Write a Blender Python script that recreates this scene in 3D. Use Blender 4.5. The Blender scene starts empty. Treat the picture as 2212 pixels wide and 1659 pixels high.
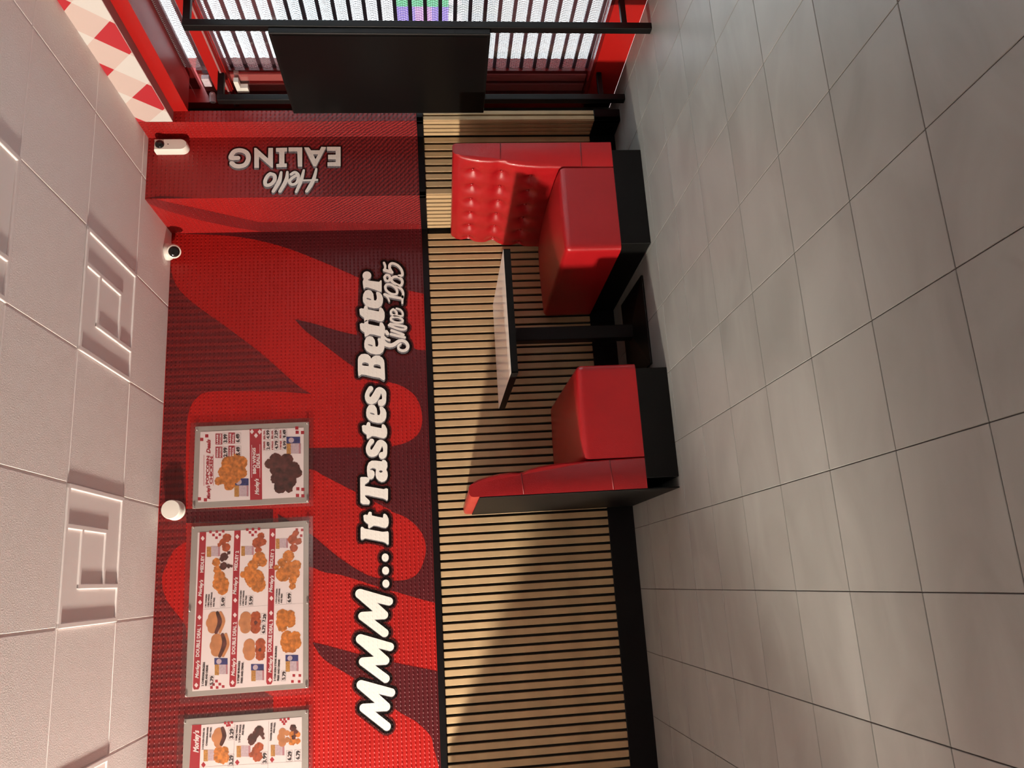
import bpy, bmesh, math, random
import numpy as np
from mathutils import Vector, Matrix
from mathutils.geometry import tessellate_polygon, delaunay_2d_cdt
random.seed(7)
scn = bpy.context.scene
COL = scn.collection
PI = math.pi
H = 2.735                      # ceiling height

# ------------------------------------------------------------------ camera
cam_d = bpy.data.cameras.new('camera')
cam = bpy.data.objects.new('camera', cam_d)
COL.objects.link(cam)
cx_ = Vector((-0.061285, -0.087325, -0.994293))     # the phone was held on its side
cy_ = Vector((0.968874, -0.244585, -0.038238))
cz_ = Vector((-0.239850, -0.965688, 0.099596))
m = Matrix.Identity(4)
for i, v in enumerate((cx_, cy_, cz_)):
    for j in range(3):
        m[j][i] = v[j]
m.translation = Vector((0, -4.6121, 1.1529))
cam.matrix_world = m
cam_d.sensor_fit = 'HORIZONTAL'
cam_d.sensor_width = 36.0
cam_d.lens = 36.0 * 1679.6 / 2212.0
cam_d.clip_start = 0.05
scn.camera = cam

# ------------------------------------------------------------------ world (bright overcast street)
w = bpy.data.worlds.new('street_daylight')
scn.world = w
w.use_nodes = True
nt = w.node_tree
bg = nt.nodes['Background']
tc = nt.nodes.new('ShaderNodeTexCoord')
sp = nt.nodes.new('ShaderNodeSeparateXYZ')
cr = nt.nodes.new('ShaderNodeValToRGB')
nt.links.new(tc.outputs['Generated'], sp.inputs[0])
nt.links.new(sp.outputs['Z'], cr.inputs[0])
cr.color_ramp.elements[0].position = 0.0
cr.color_ramp.elements[0].color = (0.80, 0.72, 0.74, 1)
cr.color_ramp.elements[1].position = 0.12
cr.color_ramp.elements[1].color = (0.82, 0.93, 1.0, 1)
nt.links.new(cr.outputs[0], bg.inputs[0])
bg.inputs[1].default_value = 6.5

# ------------------------------------------------------------------ lights
def area(name, loc, target, sx, sy, power, col, spread=180):
    d = bpy.data.lights.new(name, 'AREA')
    d.shape = 'RECTANGLE'; d.size = sx; d.size_y = sy
    d.energy = power; d.color = col; d.spread = math.radians(spread)
    o = bpy.data.objects.new(name, d)
    COL.objects.link(o)
    o.location = loc
    o.rotation_euler = (Vector(target) - Vector(loc)).to_track_quat('-Z', 'Y').to_euler()
    return o
# glow of the lit menu screen that hangs over the counter, left of the booth
area('menu_screen_light', (-4.7, -2.0, 2.12), (0.9, -0.8, 1.5), 0.34, 0.24, 610, (1.0, 0.88, 0.74))
# added ambient fill, shaped as ceiling panels behind the camera
PANELS = [(-2.4, -5.6), (0.6, -5.6), (-2.4, -7.6), (0.6, -7.6)]
for i, (px, py) in enumerate(PANELS):
    area('fill_panel_light', (px, py, H - 0.03), (px, py, 0), 0.55, 0.55, 4.2, (1.0, 0.94, 0.88))

vs = scn.view_settings
scn.display_settings.display_device = 'sRGB'
vs.view_transform = 'Standard'; vs.look = 'None'
vs.gamma = 1.0; vs.use_curve_mapping = False
vs.exposure = 0.0

# ------------------------------------------------------------------ materials
def mat(name, col, rough=0.6, metal=0.0, spec=0.5, noise=None, bump=None, emit=None, coat=0.0, var=0.0):
    """noise=(scale, amount) mottles the colour, bump=(scale, strength), var = per-object value shift"""
    mt = bpy.data.materials.new(name)
    mt.use_nodes = True
    t = mt.node_tree; b = t.nodes['Principled BSDF']
    b.inputs['Base Color'].default_value = (*col, 1)
    b.inputs['Roughness'].default_value = rough
    b.inputs['Metallic'].default_value = metal
    b.inputs['Specular IOR Level'].default_value = spec
    b.inputs['Coat Weight'].default_value = coat
    if emit:
        b.inputs['Emission Color'].default_value = (*emit[0], 1)
        b.inputs['Emission Strength'].default_value = emit[1]
    tcn = t.nodes.new('ShaderNodeTexCoord')
    src = None
    if noise:
        n = t.nodes.new('ShaderNodeTexNoise'); n.inputs['Scale'].default_value = noise[0]
        n.inputs['Detail'].default_value = 5
        t.links.new(tcn.outputs['Object'], n.inputs['Vector'])
        mr = t.nodes.new('ShaderNodeMapRange')
        mr.inputs['From Min'].default_value = 0.3; mr.inputs['From Max'].default_value = 0.7
        mr.inputs['To Min'].default_value = 1 - noise[1]; mr.inputs['To Max'].default_value = 1 + noise[1]
        t.links.new(n.outputs['Fac'], mr.inputs['Value'])
        src = mr.outputs[0]
    if var:
        oi = t.nodes.new('ShaderNodeObjectInfo')
        m2 = t.nodes.new('ShaderNodeMapRange')
        m2.inputs['To Min'].default_value = 1 - var; m2.inputs['To Max'].default_value = 1 + var
        t.links.new(oi.outputs['Random'], m2.inputs['Value'])
        if src:
            mm = t.nodes.new('ShaderNodeMath'); mm.operation = 'MULTIPLY'
            t.links.new(src, mm.inputs[0]); t.links.new(m2.outputs[0], mm.inputs[1]); src = mm.outputs[0]
        else:
            src = m2.outputs[0]
    if src:
        hs = t.nodes.new('ShaderNodeHueSaturation')
        hs.inputs['Color'].default_value = (*col, 1)
        t.links.new(src, hs.inputs['Value'])
        t.links.new(hs.outputs[0], b.inputs['Base Color'])
    if bump:
        n2 = t.nodes.new('ShaderNodeTexNoise'); n2.inputs['Scale'].default_value = bump[0]
        n2.inputs['Detail'].default_value = 3
        t.links.new(tcn.outputs['Object'], n2.inputs['Vector'])
        bn = t.nodes.new('ShaderNodeBump'); bn.inputs['Strength'].default_value = bump[1]
        bn.inputs['Distance'].default_value = 0.01
        t.links.new(n2.outputs['Fac'], bn.inputs['Height'])
        t.links.new(bn.outputs[0], b.inputs['Normal'])
    return mt

def embossed(mt, px=0.0225, pz=0.0245, depth=0.0032):
    """woven vinyl emboss of the wall print, in world metres"""
    t = mt.node_tree; b = t.nodes['Principled BSDF']
    g = t.nodes.new('ShaderNodeNewGeometry'); s = t.nodes.new('ShaderNodeSeparateXYZ')
    t.links.new(g.outputs['Position'], s.inputs[0])
    outs = []
    for ax, p in (('X', px), ('Z', pz)):
        src = s.outputs[ax]
        if ax == 'X':
            ad = t.nodes.new('ShaderNodeMath'); ad.operation = 'ADD'
            t.links.new(s.outputs['X'], ad.inputs[0]); t.links.new(s.outputs['Y'], ad.inputs[1]); src = ad.outputs[0]
        mu = t.nodes.new('ShaderNodeMath'); mu.operation = 'MULTIPLY'; mu.inputs[1].default_value = 2 * PI / p
        si = t.nodes.new('ShaderNodeMath'); si.operation = 'SINE'
        t.links.new(src, mu.inputs[0]); t.links.new(mu.outputs[0], si.inputs[0]); outs.append(si.outputs[0])
    hv = t.nodes.new('ShaderNodeMath'); hv.operation = 'MULTIPLY_ADD'; hv.inputs[1].default_value = 0.5; hv.inputs[2].default_value = 0.5
    t.links.new(outs[0], hv.inputs[0])
    pw = t.nodes.new('ShaderNodeMath'); pw.operation = 'MULTIPLY_ADD'; pw.inputs[1].default_value = 0.5; pw.inputs[2].default_value = 0.5
    t.links.new(outs[1], pw.inputs[0])
    p4 = t.nodes.new('ShaderNodeMath'); p4.operation = 'POWER'; p4.inputs[1].default_value = 5
    t.links.new(pw.outputs[0], p4.inputs[0])
    pr = t.nodes.new('ShaderNodeMath'); pr.operation = 'MULTIPLY'
    t.links.new(hv.outputs[0], pr.inputs[0]); t.links.new(p4.outputs[0], pr.inputs[1])
    bn = t.nodes.new('ShaderNodeBump'); bn.inputs['Strength'].default_value = 1.0; bn.inputs['Distance'].default_value = depth
    t.links.new(pr.outputs[0], bn.inputs['Height']); t.links.new(bn.outputs[0], b.inputs['Normal'])
    return mt

def stripes(mt, c1, c2, period):
    t = mt.node_tree; b = t.nodes['Principled BSDF']
    g = t.nodes.new('ShaderNodeNewGeometry'); s = t.nodes.new('ShaderNodeSeparateXYZ')
    t.links.new(g.outputs['Position'], s.inputs[0])
    n = t.nodes.new('ShaderNodeTexNoise'); n.inputs['Scale'].default_value = 9
    t.links.new(g.outputs['Position'], n.inputs['Vector'])
    mu = t.nodes.new('ShaderNodeMath'); mu.operation = 'MULTIPLY'; mu.inputs[1].default_value = 2 * PI / period
    ad = t.nodes.new('ShaderNodeMath'); ad.operation = 'MULTIPLY_ADD'; ad.inputs[1].default_value = 3.0
    si = t.nodes.new('ShaderNodeMath'); si.operation = 'SINE'
    t.links.new(s.outputs['X'], mu.inputs[0]); t.links.new(n.outputs['Fac'], ad.inputs[0]); t.links.new(mu.outputs[0], ad.inputs[2])
    t.links.new(ad.outputs[0], si.inputs[0])
    mr = t.nodes.new('ShaderNodeMapRange'); mr.inputs['From Min'].default_value = -0.6; mr.inputs['From Max'].default_value = 0.6
    t.links.new(si.outputs[0], mr.inputs['Value'])
    mx = t.nodes.new('ShaderNodeMix'); mx.data_type = 'RGBA'
    mx.inputs[6].default_value = (*c1, 1); mx.inputs[7].default_value = (*c2, 1)
    t.links.new(mr.outputs[0], mx.inputs[0]); t.links.new(mx.outputs[2], b.inputs['Base Color'])
    return mt

M = {}
M['print_red'] = embossed(mat('print_red', (0.36, 0.009, 0.007), 0.36, spec=0.35, noise=(2.0, 0.12)))
M['print_maroon'] = embossed(mat('print_maroon', (0.075, 0.006, 0.009), 0.32, spec=0.45, noise=(3.0, 0.12)))
M['print_stripe'] = stripes(embossed(mat('print_stripe', (0.2, 0.01, 0.01), 0.42)), (0.10, 0.004, 0.005), (0.17, 0.008, 0.008), 0.043)
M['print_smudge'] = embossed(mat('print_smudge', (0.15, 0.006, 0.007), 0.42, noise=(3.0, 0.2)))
M['print_black'] = embossed(mat('print_black', (0.006, 0.003, 0.003), 0.5, spec=0.12))
M['print_halo'] = embossed(mat('print_halo', (0.07, 0.005, 0.005), 0.5, spec=0.2))
M['print_white'] = embossed(mat('print_white', (0.80, 0.79, 0.74), 0.45), depth=0.0006)
M['print_grey'] = mat('print_grey', (0.16, 0.16, 0.17), 0.5, noise=(120, 0.5))
M['ceiling_tile'] = mat('ceiling_tile', (0.86, 0.80, 0.785), 0.9, bump=(180, 0.15), var=0.015)
M['ceiling_grid'] = mat('ceiling_grid', (0.84, 0.78, 0.765), 0.6)
M['relief_tile'] = mat('relief_tile', (0.86, 0.80, 0.785), 0.85)
M['grout'] = mat('grout', (0.075, 0.07, 0.065), 0.9)
M['plaster'] = mat('plaster', (0.6, 0.57, 0.53), 0.9)
M['black_felt'] = mat('black_felt', (0.020, 0.019, 0.015), 0.95)
M['oak'] = mat('oak', (0.455, 0.32, 0.17), 0.6, noise=(6, 0.14), var=0.07)
M['black_trim'] = mat('black_trim', (0.003, 0.0025, 0.003), 0.4, spec=0.2)
M['black_laminate'] = mat('black_laminate', (0.0035, 0.0035, 0.0032), 0.5, spec=0.15, bump=(300, 0.1))
M['red_leather'] = mat('red_leather', (0.33, 0.006, 0.009), 0.36, noise=(5, 0.06), bump=(260, 0.12), coat=0.15)
M['table_white'] = mat('table_white', (0.92, 0.90, 0.85), 0.18)
M['black_metal'] = mat('black_metal', (0.003, 0.003, 0.003), 0.4, spec=0.2)
M['red_frame'] = mat('red_frame', (0.38, 0.010, 0.008), 0.32)
M['red_guide_lit'] = mat('red_guide_lit', (0.60, 0.13, 0.12), 0.30)
M['dark_red'] = mat('dark_red', (0.16, 0.008, 0.008), 0.25)
M['plum_steel'] = mat('plum_steel', (0.085, 0.03, 0.04), 0.5)
M['white_plastic'] = mat('white_plastic', (0.80, 0.77, 0.70), 0.4)
M['lens_black'] = mat('lens_black', (0.010, 0.009, 0.009), 0.12)
M['screen_black'] = mat('screen_black', (0.003, 0.003, 0.003), 0.3, spec=0.15)
M['silver_board'] = mat('silver_board', (0.42, 0.43, 0.39), 0.45, metal=0.1, noise=(8, 0.04))
M['poster_white'] = mat('poster_white', (0.90, 0.88, 0.87), 0.5)
M['ink_red'] = mat('ink_red', (0.42, 0.02, 0.035), 0.5)
M['ink_black'] = mat('ink_black', (0.02, 0.018, 0.02), 0.5)
M['ink_grey'] = mat('ink_grey', (0.30, 0.28, 0.28), 0.5)
M['ink_lilac'] = mat('ink_lilac', (0.58, 0.50, 0.55), 0.5, noise=(90, 0.15))
M['ink_blue'] = mat('ink_blue', (0.035, 0.05, 0.20), 0.5, noise=(70, 0.5))
M['fries'] = mat('fries', (0.52, 0.28, 0.07), 0.5, noise=(160, 0.4))
M['crispy'] = mat('crispy', (0.60, 0.22, 0.035), 0.5, noise=(55, 0.45))
M['rust'] = mat('rust', (0.42, 0.09, 0.025), 0.5, noise=(60, 0.4))
M['bun'] = mat('bun', (0.58, 0.26, 0.10), 0.5, noise=(28, 0.2))
M['charred'] = mat('charred', (0.085, 0.026, 0.020), 0.5, noise=(38, 0.9))
M['chrome'] = mat('chrome', (0.75, 0.74, 0.70), 0.15, metal=1.0)
M['check_white'] = mat('check_white', (0.62, 0.60, 0.57), 0.6)
M['check_pink'] = mat('check_pink', (0.58, 0.46, 0.42), 0.6)
M['check_red'] = mat('check_red', (0.44, 0.02, 0.03), 0.5)
M['underside'] = mat('underside', (0.32, 0.15, 0.15), 0.5)
M['pavement'] = mat('pavement', (0.5, 0.47, 0.46), 0.9, noise=(3, 0.1))
M['counter'] = mat('counter', (0.25, 0.02, 0.02), 0.4)
M['fill_lamp'] = mat('fill_lamp', (0.9, 0.9, 0.9), 0.5, emit=((1.0, 0.92, 0.82), 6.0))
M['screen_glow'] = mat('screen_glow', (0.8, 0.8, 0.8), 0.5, emit=((1.0, 0.84, 0.62), 8.0))
M['sign_green'] = mat('sign_green', (0.05, 0.2, 0.08), 0.5, emit=((0.22, 0.80, 0.35), 1.5))
M['sign_violet'] = mat('sign_violet', (0.1, 0.05, 0.3), 0.5, emit=((0.42, 0.30, 1.0), 1.8))
M['sign_pink'] = mat('sign_pink', (0.3, 0.1, 0.3), 0.5, emit=((0.85, 0.42, 0.9), 1.6))

def glass(name, tint, gloss, rough=0.02):
    mt = bpy.data.materials.new(name); mt.use_nodes = True
    t = mt.node_tree
    for n in list(t.nodes): t.nodes.remove(n)
    o = t.nodes.new('ShaderNodeOutputMaterial'); mx = t.nodes.new('ShaderNodeMixShader')
    a = t.nodes.new('ShaderNodeBsdfTransparent'); a.inputs[0].default_value = (*tint, 1)
    g = t.nodes.new('ShaderNodeBsdfGlossy'); g.inputs['Roughness'].default_value = rough
    fr = t.nodes.new('ShaderNodeLayerWeight'); fr.inputs[0].default_value = 0.25
    mu = t.nodes.new('ShaderNodeMath'); mu.operation = 'MULTIPLY_ADD'; mu.inputs[1].default_value = gloss; mu.inputs[2].default_value = gloss * 0.25
    t.links.new(fr.outputs['Fresnel'], mu.inputs[0]); t.links.new(mu.outputs[0], mx.inputs[0])
    t.links.new(a.outputs[0], mx.inputs[1]); t.links.new(g.outputs[0], mx.inputs[2]); t.links.new(mx.outputs[0], o.inputs[0])
    return mt
M['pane'] = glass('pane', (0.95, 0.97, 0.97), 0.2)
M['acrylic'] = glass('acrylic', (0.95, 0.92, 0.92), 0.16, 0.15)

def floor_mat():
    mt = mat('floor_tile', (0.40, 0.39, 0.37), 0.38, spec=0.28, var=0.03)
    t = mt.node_tree; b = t.nodes['Principled BSDF']
    hs = [n for n in t.nodes if n.type == 'HUE_SAT'][0]
    g = t.nodes.new('ShaderNodeNewGeometry')
    mp = t.nodes.new('ShaderNodeMapping'); mp.inputs['Scale'].default_value = (1.3, 2.6, 1)
    mp.inputs['Rotation'].default_value = (0, 0, 0.5)
    oi = t.nodes.new('ShaderNodeObjectInfo')
    ad = t.nodes.new('ShaderNodeVectorMath'); ad.operation = 'ADD'
    sc = t.nodes.new('ShaderNodeVectorMath'); sc.operation = 'SCALE'; sc.inputs['Scale'].default_value = 30
    t.links.new(oi.outputs['Location'], sc.inputs[0])
    t.links.new(g.outputs['Position'], ad.inputs[0]); t.links.new(sc.outputs[0], ad.inputs[1])
    t.links.new(ad.outputs[0], mp.inputs['Vector'])
    n = t.nodes.new('ShaderNodeTexNoise'); n.inputs['Scale'].default_value = 1.6; n.inputs['Detail'].default_value = 4
    n.inputs['Distortion'].default_value = 1.2
    t.links.new(mp.outputs[0], n.inputs['Vector'])
    r = t.nodes.new('ShaderNodeValToRGB')
    r.color_ramp.elements[0].position = 0.3; r.color_ramp.elements[0].color = (0.205, 0.211, 0.200, 1)
    r.color_ramp.elements[1].position = 0.72; r.color_ramp.elements[1].color = (0.255, 0.264, 0.250, 1)
    t.links.new(n.outputs['Fac'], r.inputs[0]); t.links.new(r.outputs[0], hs.inputs['Color'])
    return mt
M['floor_tile'] = floor_mat()

def shutter_mat():
    """punched steel lath: fine upright slots, open to the street"""
    mt = bpy.data.materials.new('punched_lath'); mt.use_nodes = True
    t = mt.node_tree; b = t.nodes['Principled BSDF']
    b.inputs['Base Color'].default_value = (0.30, 0.24, 0.26, 1); b.inputs['Roughness'].default_value = 0.5
    g = t.nodes.new('ShaderNodeNewGeometry'); s = t.nodes.new('ShaderNodeSeparateXYZ')
    t.links.new(g.outputs['Position'], s.inputs[0])
    def wv(ax, per, off, thr):
        mu = t.nodes.new('ShaderNodeMath'); mu.operation = 'MULTIPLY_ADD'; mu.inputs[1].default_value = 1 / per; mu.inputs[2].default_value = off
        fr = t.nodes.new('ShaderNodeMath'); fr.operation = 'FRACT'
        gt = t.nodes.new('ShaderNodeMath'); gt.operation = 'GREATER_THAN'; gt.inputs[1].default_value = thr
        t.links.new(s.outputs[ax], mu.inputs[0]); t.links.new(mu.outputs[0], fr.inputs[0]); t.links.new(fr.outputs[0], gt.inputs[0])
        return gt.outputs[0]
    a = wv('Y', 0.0125, 0, 0.42); c = wv('Z', 0.0118, 0, 0.14)
    mu = t.nodes.new('ShaderNodeMath'); mu.operation = 'MULTIPLY'
    t.links.new(a, mu.inputs[0]); t.links.new(c, mu.inputs[1])
    tr = t.nodes.new('ShaderNodeBsdfTransparent'); mx = t.nodes.new('ShaderNodeMixShader')
    t.links.new(mu.outputs[0], mx.inputs[0]); t.links.new(b.outputs[0], mx.inputs[1]); t.links.new(tr.outputs[0], mx.inputs[2])
    t.links.new(mx.outputs[0], t.nodes['Material Output'].inputs[0])
    return mt
M['punched'] = shutter_mat()

# ------------------------------------------------------------------ mesh helpers
def link(name, me, mt=None, parent=None):
    if mt is not None and not me.materials:
        for x in (mt if isinstance(mt, (list, tuple)) else (mt,)): me.materials.append(x)
    o = bpy.data.objects.new(name, me); COL.objects.link(o)
    if parent: o.parent = parent
    return o
def data(name, V, F, smooth=False):
    me = bpy.data.meshes.new(name); me.from_pydata(V, [], F)
    if smooth:
        for p in me.polygons: p.use_smooth = True
    me.update(); return me
def from_bm(name, bm, smooth=False):
    me = bpy.data.meshes.new(name); bm.normal_update(); bm.to_mesh(me); bm.free()
    if smooth:
        for p in me.polygons: p.use_smooth = True
    return me
def add_box(bm, a, b, bev=0.0, seg=2):
    r = bmesh.ops.create_cube(bm, size=1)
    for v in r['verts']:
        v.co = Vector([(a[i] + b[i]) / 2 + v.co[i] * (b[i] - a[i]) for i in range(3)])
    if bev:
        es = list({e for v in r['verts'] for e in v.link_edges})
        bmesh.ops.bevel(bm, geom=es, offset=bev, segments=seg, affect='EDGES', profile=0.5)
def box(name, a, b, mt, parent=None, bev=0.0, seg=2, smooth=False):
    bm = bmesh.new(); add_box(bm, a, b, bev, seg)
    return link(name, from_bm(name, bm, smooth), mt, parent)
def add_cyl(bm, p0, p1, r, seg=20, r2=None):
    p0 = Vector(p0); p1 = Vector(p1); d = p1 - p0
    q = d.to_track_quat('Z', 'Y').to_matrix().to_4x4(); q.translation = (p0 + p1) / 2
    bmesh.ops.create_cone(bm, cap_ends=True, segments=seg, radius1=r, radius2=r if r2 is None else r2, depth=d.length, matrix=q)
def lathe(bm, prof, origin, axis, seg=28):
    """prof = [(radius, height)] turned about axis"""
    q = Vector(axis).to_track_quat('Z', 'Y')
    rings = []
    for r, h in prof:
        rings.append([bm.verts.new(Vector(origin) + q @ Vector((r * math.cos(2 * PI * k / seg), r * math.sin(2 * PI * k / seg), h))) for k in range(seg)])
    for a, b in zip(rings, rings[1:]):
        for k in range(seg): bm.faces.new((a[k], a[(k + 1) % seg], b[(k + 1) % seg], b[k]))
    bm.faces.new(rings[0][::-1]); bm.faces.new(rings[-1])
def empty(name, loc, label=None, cat=None, group=None):
    o = bpy.data.objects.new(name, None); COL.objects.link(o); o.location = loc
    o.empty_display_size = 0.1
    return tag(o, label, cat, group)
def tag(o, label=None, cat=None, group=None):
    if label: o['label'] = label
    if cat: o['category'] = cat
    if group: o['group'] = group
    return o
def struct(o):
    o['kind'] = 'structure'; return o
def place(o, p):     # parent keeping world position (parent is an untransformed-rotation empty)
    o.parent = p; o.matrix_parent_inverse = Matrix.Translation(-p.location); return o

class Flat:
    """flat printed shapes collected as one thin mesh lying in a vertical plane"""
    def __init__(s): s.V = []; s.F = []
    def poly(s, pts, holes=()):
        loops = [[Vector((x, z, 0)) for x, z in pts]] + [[Vector((x, z, 0)) for x, z in h] for h in holes]
        flat = [v for l in loops for v in l]
        n = len(s.V)
        for t in tessellate_polygon(loops):
            s.F.append(tuple(n + i for i in t))
        s.V += [(v.x, v.y) for v in flat]
    def disc(s, x, z, r, rz=None, k=22):
        n = len(s.V); rz = rz or r
        s.V += [(x + r * math.cos(2 * PI * i / k), z + rz * math.sin(2 * PI * i / k)) for i in range(k)]
        s.F.append(tuple(range(n, n + k)))
    def build(s, name, mt, parent, y):
        if not s.F: return None
        me = data(name, [(x, y, z) for x, z in s.V], s.F)
        bm = bmesh.new(); bm.from_mesh(me)
        for f in bm.faces:
            f.normal_update()
            if f.normal.y > 0: f.normal_flip()
        bm.to_mesh(me); bm.free()
        o = link(name, me, mt); 
        if parent: place(o, parent)
        return o

def smooth_poly(pts, lim=0.95, k=5):
    n = len(pts); out = []
    def corner(i):
        a = Vector(pts[i]) - Vector(pts[i - 1]); b = Vector(pts[(i + 1) % n]) - Vector(pts[i])
        return a.length < 1e-5 or b.length < 1e-5 or a.angle(b) > lim
    cs = [corner(i) for i in range(n)]
    for i in range(n):
        p1, p2 = pts[i], pts[(i + 1) % n]
        p0 = p1 if cs[i] else pts[i - 1]; p3 = p2 if cs[(i + 1) % n] else pts[(i + 2) % n]
        if cs[i] and cs[(i + 1) % n]: out.append(p1); continue
        for q in range(k):
            t = q / k
            out.append(tuple(0.5 * (2 * p1[j] + (p2[j] - p0[j]) * t + (2 * p0[j] - 5 * p1[j] + 4 * p2[j] - p3[j]) * t * t + (3 * p1[j] - p0[j] - 3 * p2[j] + p3[j]) * t ** 3) for j in range(2)))
    return out
def smooth_path(pts, closed=False):
    if len(pts) < 3: return [tuple(p) for p in pts]
    # corners sharper than ~70 degrees stay sharp, the rest is rounded by Catmull-Rom
    out = []
    n = len(pts)
    def sharp(i):
        if i <= 0 or i >= n - 1: return True
        a = Vector((pts[i][0] - pts[i-1][0], pts[i][1] - pts[i-1][1])); b = Vector((pts[i+1][0] - pts[i][0], pts[i+1][1] - pts[i][1]))
        return a.length and b.length and a.angle(b) > 1.75
    for i in range(n - 1):
        p1, p2 = pts[i], pts[i + 1]
        p0 = pts[i - 1] if not sharp(i) else p1
        p3 = pts[i + 2] if not sharp(i + 1) else p2
        if math.hypot(p2[0]-p1[0], p2[1]-p1[1]) > 0.06 and sharp(i) and sharp(i+1):
            out.append(tuple(p1)); continue
        for k in range(4):
            t = k / 4
            out.append(tuple(0.5 * (2 * p1[j] + (p2[j] - p0[j]) * t + (2 * p0[j] - 5 * p1[j] + 4 * p2[j] - p3[j]) * t * t + (3 * p1[j] - p0[j] - 3 * p2[j] + p3[j]) * t ** 3) if j < 2 else p1[j] + (p2[j] - p1[j]) * t for j in range(3)))
    out.append(tuple(pts[-1]))
    return out

class Field:
    """2D shape as a signed distance field: strokes (x, z, r) and outlines with holes; filled without overlaps"""
    def __init__(s): s.segs = []; s.polys = []; s.circ = []
    def stroke(s, pts, off=(0, 0)):
        P = smooth_path(pts)
        for a, b in zip(P, P[1:]):
            s.segs.append((a[0] + off[0], a[1] + off[1], a[2], b[0] + off[0], b[1] + off[1], b[2]))
    def poly(s, outer, holes=(), off=(0, 0)):
        s.polys.append([[(x + off[0], z + off[1]) for x, z in l] for l in [outer] + list(holes)])
    def blob(s, x, z, r): s.segs.append((x, z, r, x + 1e-5, z, r))
    def bounds(s, g):
        X = [q[i] for q in s.segs for i in (0, 3)] + [p[0] for pl in s.polys for p in pl[0]]
        Z = [q[i] for q in s.segs for i in (1, 4)] + [p[1] for pl in s.polys for p in pl[0]]
        R = max([q[2] for q in s.segs] + [0]) + g + .004
        return min(X) - R, min(Z) - R, max(X) + R, max(Z) + R
    def fill(s, step, grow=0.0, wob=0.0, fill_holes=False):
        x0, z0, x1, z1 = s.bounds(max(grow, 0))
        nx = int((x1 - x0) / step) + 2; nz = int((z1 - z0) / step) + 2
        GX, GZ = np.meshgrid(x0 + np.arange(nx) * step, z0 + np.arange(nz) * step)
        D = np.full(GX.shape, 1e3)
        def segd(ax, az, bx, bz):
            dx, dz = bx - ax, bz - az; l2 = dx * dx + dz * dz + 1e-14
            t = np.clip(((GX - ax) * dx + (GZ - az) * dz) / l2, 0, 1)
            return np.hypot(GX - ax - t * dx, GZ - az - t * dz), t
        for ax, az, ar, bx, bz, br in s.segs:
            d, t = segd(ax, az, bx, bz); D = np.minimum(D, d - (ar + (br - ar) * t))
        for pl in s.polys:
            d = np.full(GX.shape, 1e3); ins = np.zeros(GX.shape, bool)
            for l in (pl[:1] if fill_holes else pl):
                for (ax, az), (bx, bz) in zip(l, l[1:] + l[:1]):
                    d = np.minimum(d, segd(ax, az, bx, bz)[0])
                    if az != bz:
                        c = ((az > GZ) != (bz > GZ)) & (GX < (bx - ax) * (GZ - az) / (bz - az) + ax)
                        ins ^= c
            D = np.minimum(D, np.where(ins, -d, d))
        if wob:
            D = D + wob * (np.sin(GX * 310 + 2 * np.sin(GZ * 190)) + np.sin(GZ * 270 + 2 * np.sin(GX * 230)))
        D = D - grow; D[np.abs(D) < 1e-9] = 1e-9
        f = Flat(); I = D < 0
        full = I[:-1, :-1] & I[1:, :-1] & I[:-1, 1:] & I[1:, 1:]
        any_ = I[:-1, :-1] | I[1:, :-1] | I[:-1, 1:] | I[1:, 1:]
        for r in range(nz - 1):
            row = full[r]; c = 0
            if not any_[r].any(): continue
            za, zb = z0 + r * step, z0 + (r + 1) * step
            while c < nx - 1:
                if row[c]:
                    e = c
                    while e < nx - 1 and row[e]: e += 1
                    n = len(f.V); xa, xb = x0 + c * step, x0 + e * step
                    f.V += [(xa, za), (xb, za), (xb, zb), (xa, zb)]; f.F.append((n, n + 1, n + 2, n + 3)); c = e
                else:
                    if any_[r, c]:
                        cs = [(r, c), (r, c + 1), (r + 1, c + 1), (r + 1, c)]; P = []
                        for k in range(4):
                            a, b = cs[k], cs[(k + 1) % 4]; da, db = D[a], D[b]
                            pa = (x0 + a[1] * step, z0 + a[0] * step); pb = (x0 + b[1] * step, z0 + b[0] * step)
                            if da < 0: P.append(pa)
                            if (da < 0) != (db < 0):
                                t = da / (da - db); P.append((pa[0] + (pb[0] - pa[0]) * t, pa[1] + (pb[1] - pa[1]) * t))
                        if len(P) > 2:
                            n = len(f.V); f.V += P; f.F.append(tuple(range(n, n + len(P))))
                    c += 1
        return f

_tc = {}
def text_shape(txt, bold, italic):
    key = (txt, bold, italic)
    if key not in _tc:
        cu = bpy.data.curves.new('t', 'FONT'); cu.body = txt; cu.size = 1; cu.offset = bold; cu.resolution_u = 2
        if italic: cu.shear = 0.35
        o = bpy.data.objects.new('t', cu); COL.objects.link(o)
        dg = bpy.context.evaluated_depsgraph_get()
        me = bpy.data.meshes.new_from_object(o.evaluated_get(dg))
        V = [(v.co.x, v.co.y) for v in me.vertices]; F = [tuple(p.vertices) for p in me.polygons]
        bpy.data.objects.remove(o); bpy.data.curves.remove(cu); bpy.data.meshes.remove(me)
        _tc[key] = (V, F)
    return _tc[key]
def put_text(fl, txt, x, z, dx, dz, cap, italic=False, bold=0.03):
    V, F = text_shape(txt, bold, italic)
    x0 = min(v[0] for v in V); x1 = max(v[0] for v in V)
    L = math.hypot(dx, dz); sx = L / (x1 - x0); sz = cap / 0.73
    ux, uz = dx / L, dz / L
    n = len(fl.V)
    for vx, vy in V:
        a = (vx - x0) * sx; b = vy * sz
        fl.V.append((x + ux * a, z + uz * a + b))
    fl.F += [tuple(n + i for i in f) for f in F]

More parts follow.
